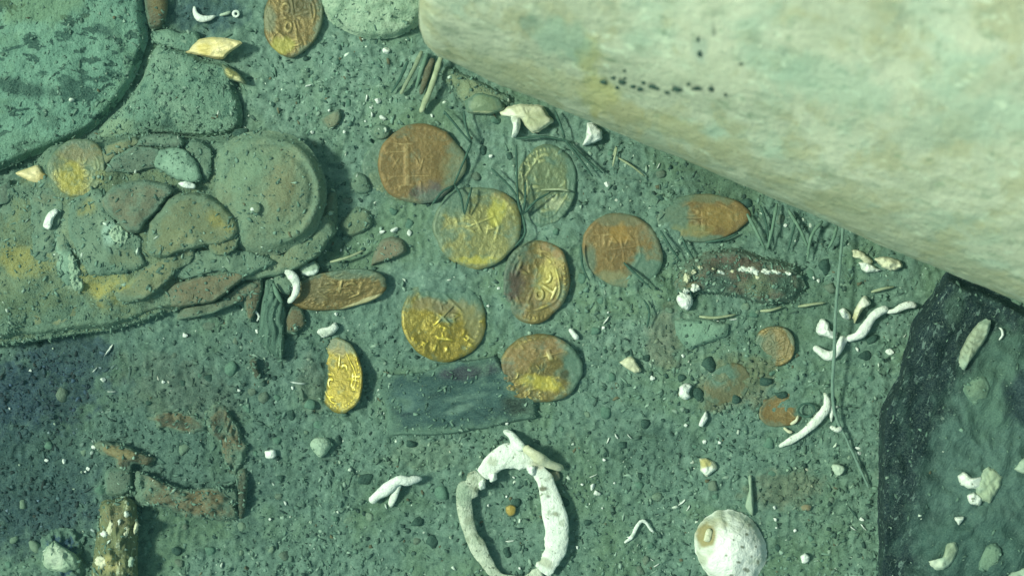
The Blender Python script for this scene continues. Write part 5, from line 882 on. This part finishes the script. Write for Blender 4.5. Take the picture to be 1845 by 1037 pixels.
# ---------------------------------------------------------------- sediment crumbs nobody could count: one object
DUST = {'blue_stone': .006, 'grey_stone': .012, 'olive_crust': .018, 'cup_clay': .007, 'wood_brown': .010, 'wood_red': .012, 'wood_grey': .008, 'wood_blue': .006, 'wood_rib': .005,
        'charred': .0015, 'rust_rock': .016, 'sherd_grey': .010, 'sherd_pale': .008, 'sherd_brown': .007, 'sherd_rust': .007, 'sherd_olive': .009, 'sherd_teal': .013, 'pale_coral': .006, 'wood_pale': .010}
def dusting():
    us, vs, zs = [], [], []
    for U, V, Z, _, mat in TOPS:
        dn = DUST.get(mat, 0)
        if not dn: continue
        U = U[:-1]; V = V[:-1]; Z = Z[:len(U)]
        nn = 1
        c = np.array([U.mean(), V.mean()]); rr = np.hypot(U - c[0], V - c[1]) + 1e-6
        area = np.pi * (rr.max() * np.median(rr[:24]))                       # rough size of the top face
        k_ = int(min(2600, area * dn))
        w = rr / rr.sum(); idx = rng.choice(len(U), k_, p=w)
        j = rng.normal(0, 1, (2, k_)) * 1.5
        us.append(U[idx] + j[0]); vs.append(V[idx] + j[1]); zs.append(Z[idx])
    return np.concatenate(us), np.concatenate(vs), np.concatenate(zs)
def crumbs(name, n, rmin, rmax, cols, probs, lift, elong, region=(-320, 2160, -300, 1330)):
    ico_v = []; t = (1 + 5 ** .5) / 2
    ico_v = np.array([(-1, t, 0), (1, t, 0), (-1, -t, 0), (1, -t, 0), (0, -1, t), (0, 1, t), (0, -1, -t), (0, 1, -t), (t, 0, -1), (t, 0, 1), (-t, 0, -1), (-t, 0, 1)]) / 1.9
    ico_f = np.array([(0, 11, 5), (0, 5, 1), (0, 1, 7), (0, 7, 10), (0, 10, 11), (1, 5, 9), (5, 11, 4), (11, 10, 2), (10, 7, 6), (7, 1, 8), (3, 9, 4), (3, 4, 2), (3, 2, 6), (3, 6, 8), (3, 8, 9), (4, 9, 5), (2, 4, 11), (6, 2, 10), (8, 6, 7), (9, 8, 1)])
    U = rng.uniform(region[0], region[1], n); V = rng.uniform(region[2], region[3], n)
    dens = np.clip(0.62 + 1.1 * fbm(U / 150, V / 150, 77, 3) + 0.35 * ss(500, 700, V) - 0.35 * np.exp(-((U - 900) / 300) ** 2 - ((V - 380) / 220) ** 2), 0.12, 1)
    ok = rng.random(n) < dens; keep = rng.random(n)
    for p, kp in BLOCK:
        a, b, c, d_ = p[:, 0].min(), p[:, 0].max(), p[:, 1].min(), p[:, 1].max()
        idx = np.where(ok & (U > a) & (U < b) & (V > c) & (V < d_) & (keep > kp))[0]
        if len(idx) == 0: continue
        x, y = U[idx], V[idx]; ins = np.zeros(len(idx), bool); j = len(p) - 1
        for i in range(len(p)):
            cond = ((p[i, 1] > y) != (p[j, 1] > y)) & (x < (p[j, 0] - p[i, 0]) * (y - p[i, 1]) / (p[j, 1] - p[i, 1] + 1e-12) + p[i, 0]); ins ^= cond; j = i
        ok[idx[ins]] = False
    U, V = U[ok], V[ok]; n = len(U)
    onbig = np.zeros(n, bool)
    # crumbs that stay on a block's footprint would be buried; they are simply covered by it
    r = rmin + (rmax - rmin) * rng.random(n) ** (2.2 + 1.6 * (fbm(U / 90, V / 90, 78, 2) < 0.05))
    e = 1 + (elong - 1) * rng.random(n) ** 1.5; e = np.where(rng.random(n) < 0.06, e * 1.7, e); an = rng.random(n) * np.pi
    z = ground(U, V) + lift * r
    du, dv, dz_ = dusting(); nd = len(du); n += nd
    f_ = HP / (HP - dz_)
    U = np.concatenate([U, CU + (du - CU) / f_]); V = np.concatenate([V, CV + (dv - CV) / f_]); z = np.concatenate([z, dz_ + 0.3])
    r = np.concatenate([r, 0.9 + 2.6 * rng.random(nd) ** 3]); e = np.concatenate([e, 1 + 1.2 * rng.random(nd)]); an = np.concatenate([an, rng.random(nd) * np.pi])
    J = ico_v[None] * (1 + 0.95 * (rng.random((n, 12, 1)) - .5)) + 0.25 * rng.normal(0, 1, (n, 12, 3)) * np.array([1, 1, .5])
    X = J[..., 0] * (r * e)[:, None]; Y = J[..., 1] * (r / np.sqrt(e))[:, None]; Zz = J[..., 2] * (r * 0.6)[:, None]
    c, s = np.cos(an)[:, None], np.sin(an)[:, None]
    vv = np.stack([(U[:, None] + X * c - Y * s - CU) * K, (CV - V[:, None] + X * s + Y * c) * K, (z[:, None] + Zz) * K], -1).reshape(-1, 3)
    ff = (ico_f[None] + (np.arange(n) * 12)[:, None, None]).reshape(-1, 3)
    ci = rng.choice(len(cols), n, p=probs); isd = np.arange(n) >= n - nd; ci = np.where(isd & (ci == 0), 2, ci); ci = np.where(isd & (ci == 1) & (rng.random(n) < .6), 3, ci); cc = np.array(cols)[ci] * (0.75 + 0.5 * rng.random((n, 1)))
    sg = stain_at(U, V, SEDIMENT_AND_SHADE); tint = (1 - sg[:, 3:]) + sg[:, 3:] * sg[:, :3] / np.array([[0.105, 0.200, 0.155]])
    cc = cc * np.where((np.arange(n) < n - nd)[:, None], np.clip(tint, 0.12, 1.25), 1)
    col = np.repeat(np.concatenate([cc, np.ones((n, 1))], 1), 12, 0)
    me = bpy.data.meshes.new(name); me.vertices.add(len(vv)); me.vertices.foreach_set('co', vv.astype(np.float32).ravel())
    me.loops.add(ff.size); me.loops.foreach_set('vertex_index', ff.astype(np.int32).ravel())
    me.polygons.add(len(ff)); me.polygons.foreach_set('loop_start', np.arange(0, ff.size, 3, dtype=np.int32))
    me.polygons.foreach_set('use_smooth', np.ones(len(ff), bool))
    me.update(calc_edges=True)
    at = me.attributes.new('stain', 'FLOAT_COLOR', 'POINT'); at.data.foreach_set('color', col.astype(np.float32).ravel())
    me.materials.append(M['grains'])
    o = bpy.data.objects.new(name, me); sc.collection.objects.link(o); return o
cols = [(0.020, 0.055, 0.045), (0.055, 0.110, 0.088), (0.095, 0.172, 0.132), (0.14, 0.235, 0.182), (0.24, 0.345, 0.275), (0.55, 0.64, 0.55), (0.11, 0.105, 0.06)]
o = crumbs('sediment_grains', 80000, 0.9, 4.4, cols, [.15, .20, .32, .22, .08, .015, .015], 0.0, 1.9)
tag(o, 'loose crumbs of sediment and shell grit over the silt', None, kind='stuff')

# ---------------------------------------------------------------- the water itself
hm = bpy.data.materials.new('sea_water'); hm.use_nodes = True; nt = hm.node_tree; nt.nodes.clear()
pv_ = nt.nodes.new('ShaderNodeVolumePrincipled'); pv_.inputs['Color'].default_value = (0.30, 0.76, 0.72, 1); pv_.inputs['Density'].default_value = HAZE
nt.links.new(pv_.outputs[0], nt.nodes.new('ShaderNodeOutputMaterial').inputs['Volume'])
x0, x1, z0, z1 = -42, 42, -1.0 - 0.2, HP * K + 0.3
hv = [(x, y, z) for z in (z0, z1) for y in (x0, x1) for x in (x0, x1)]
me = bpy.data.meshes.new('haze'); me.from_pydata(hv, [], [(0, 2, 3, 1), (4, 5, 7, 6), (0, 1, 5, 4), (2, 6, 7, 3), (0, 4, 6, 2), (1, 3, 7, 5)]); me.materials.append(hm)
o = bpy.data.objects.new('haze', me); sc.collection.objects.link(o); tag(o, 'green sea water between the camera and the seabed', None, kind='stuff')
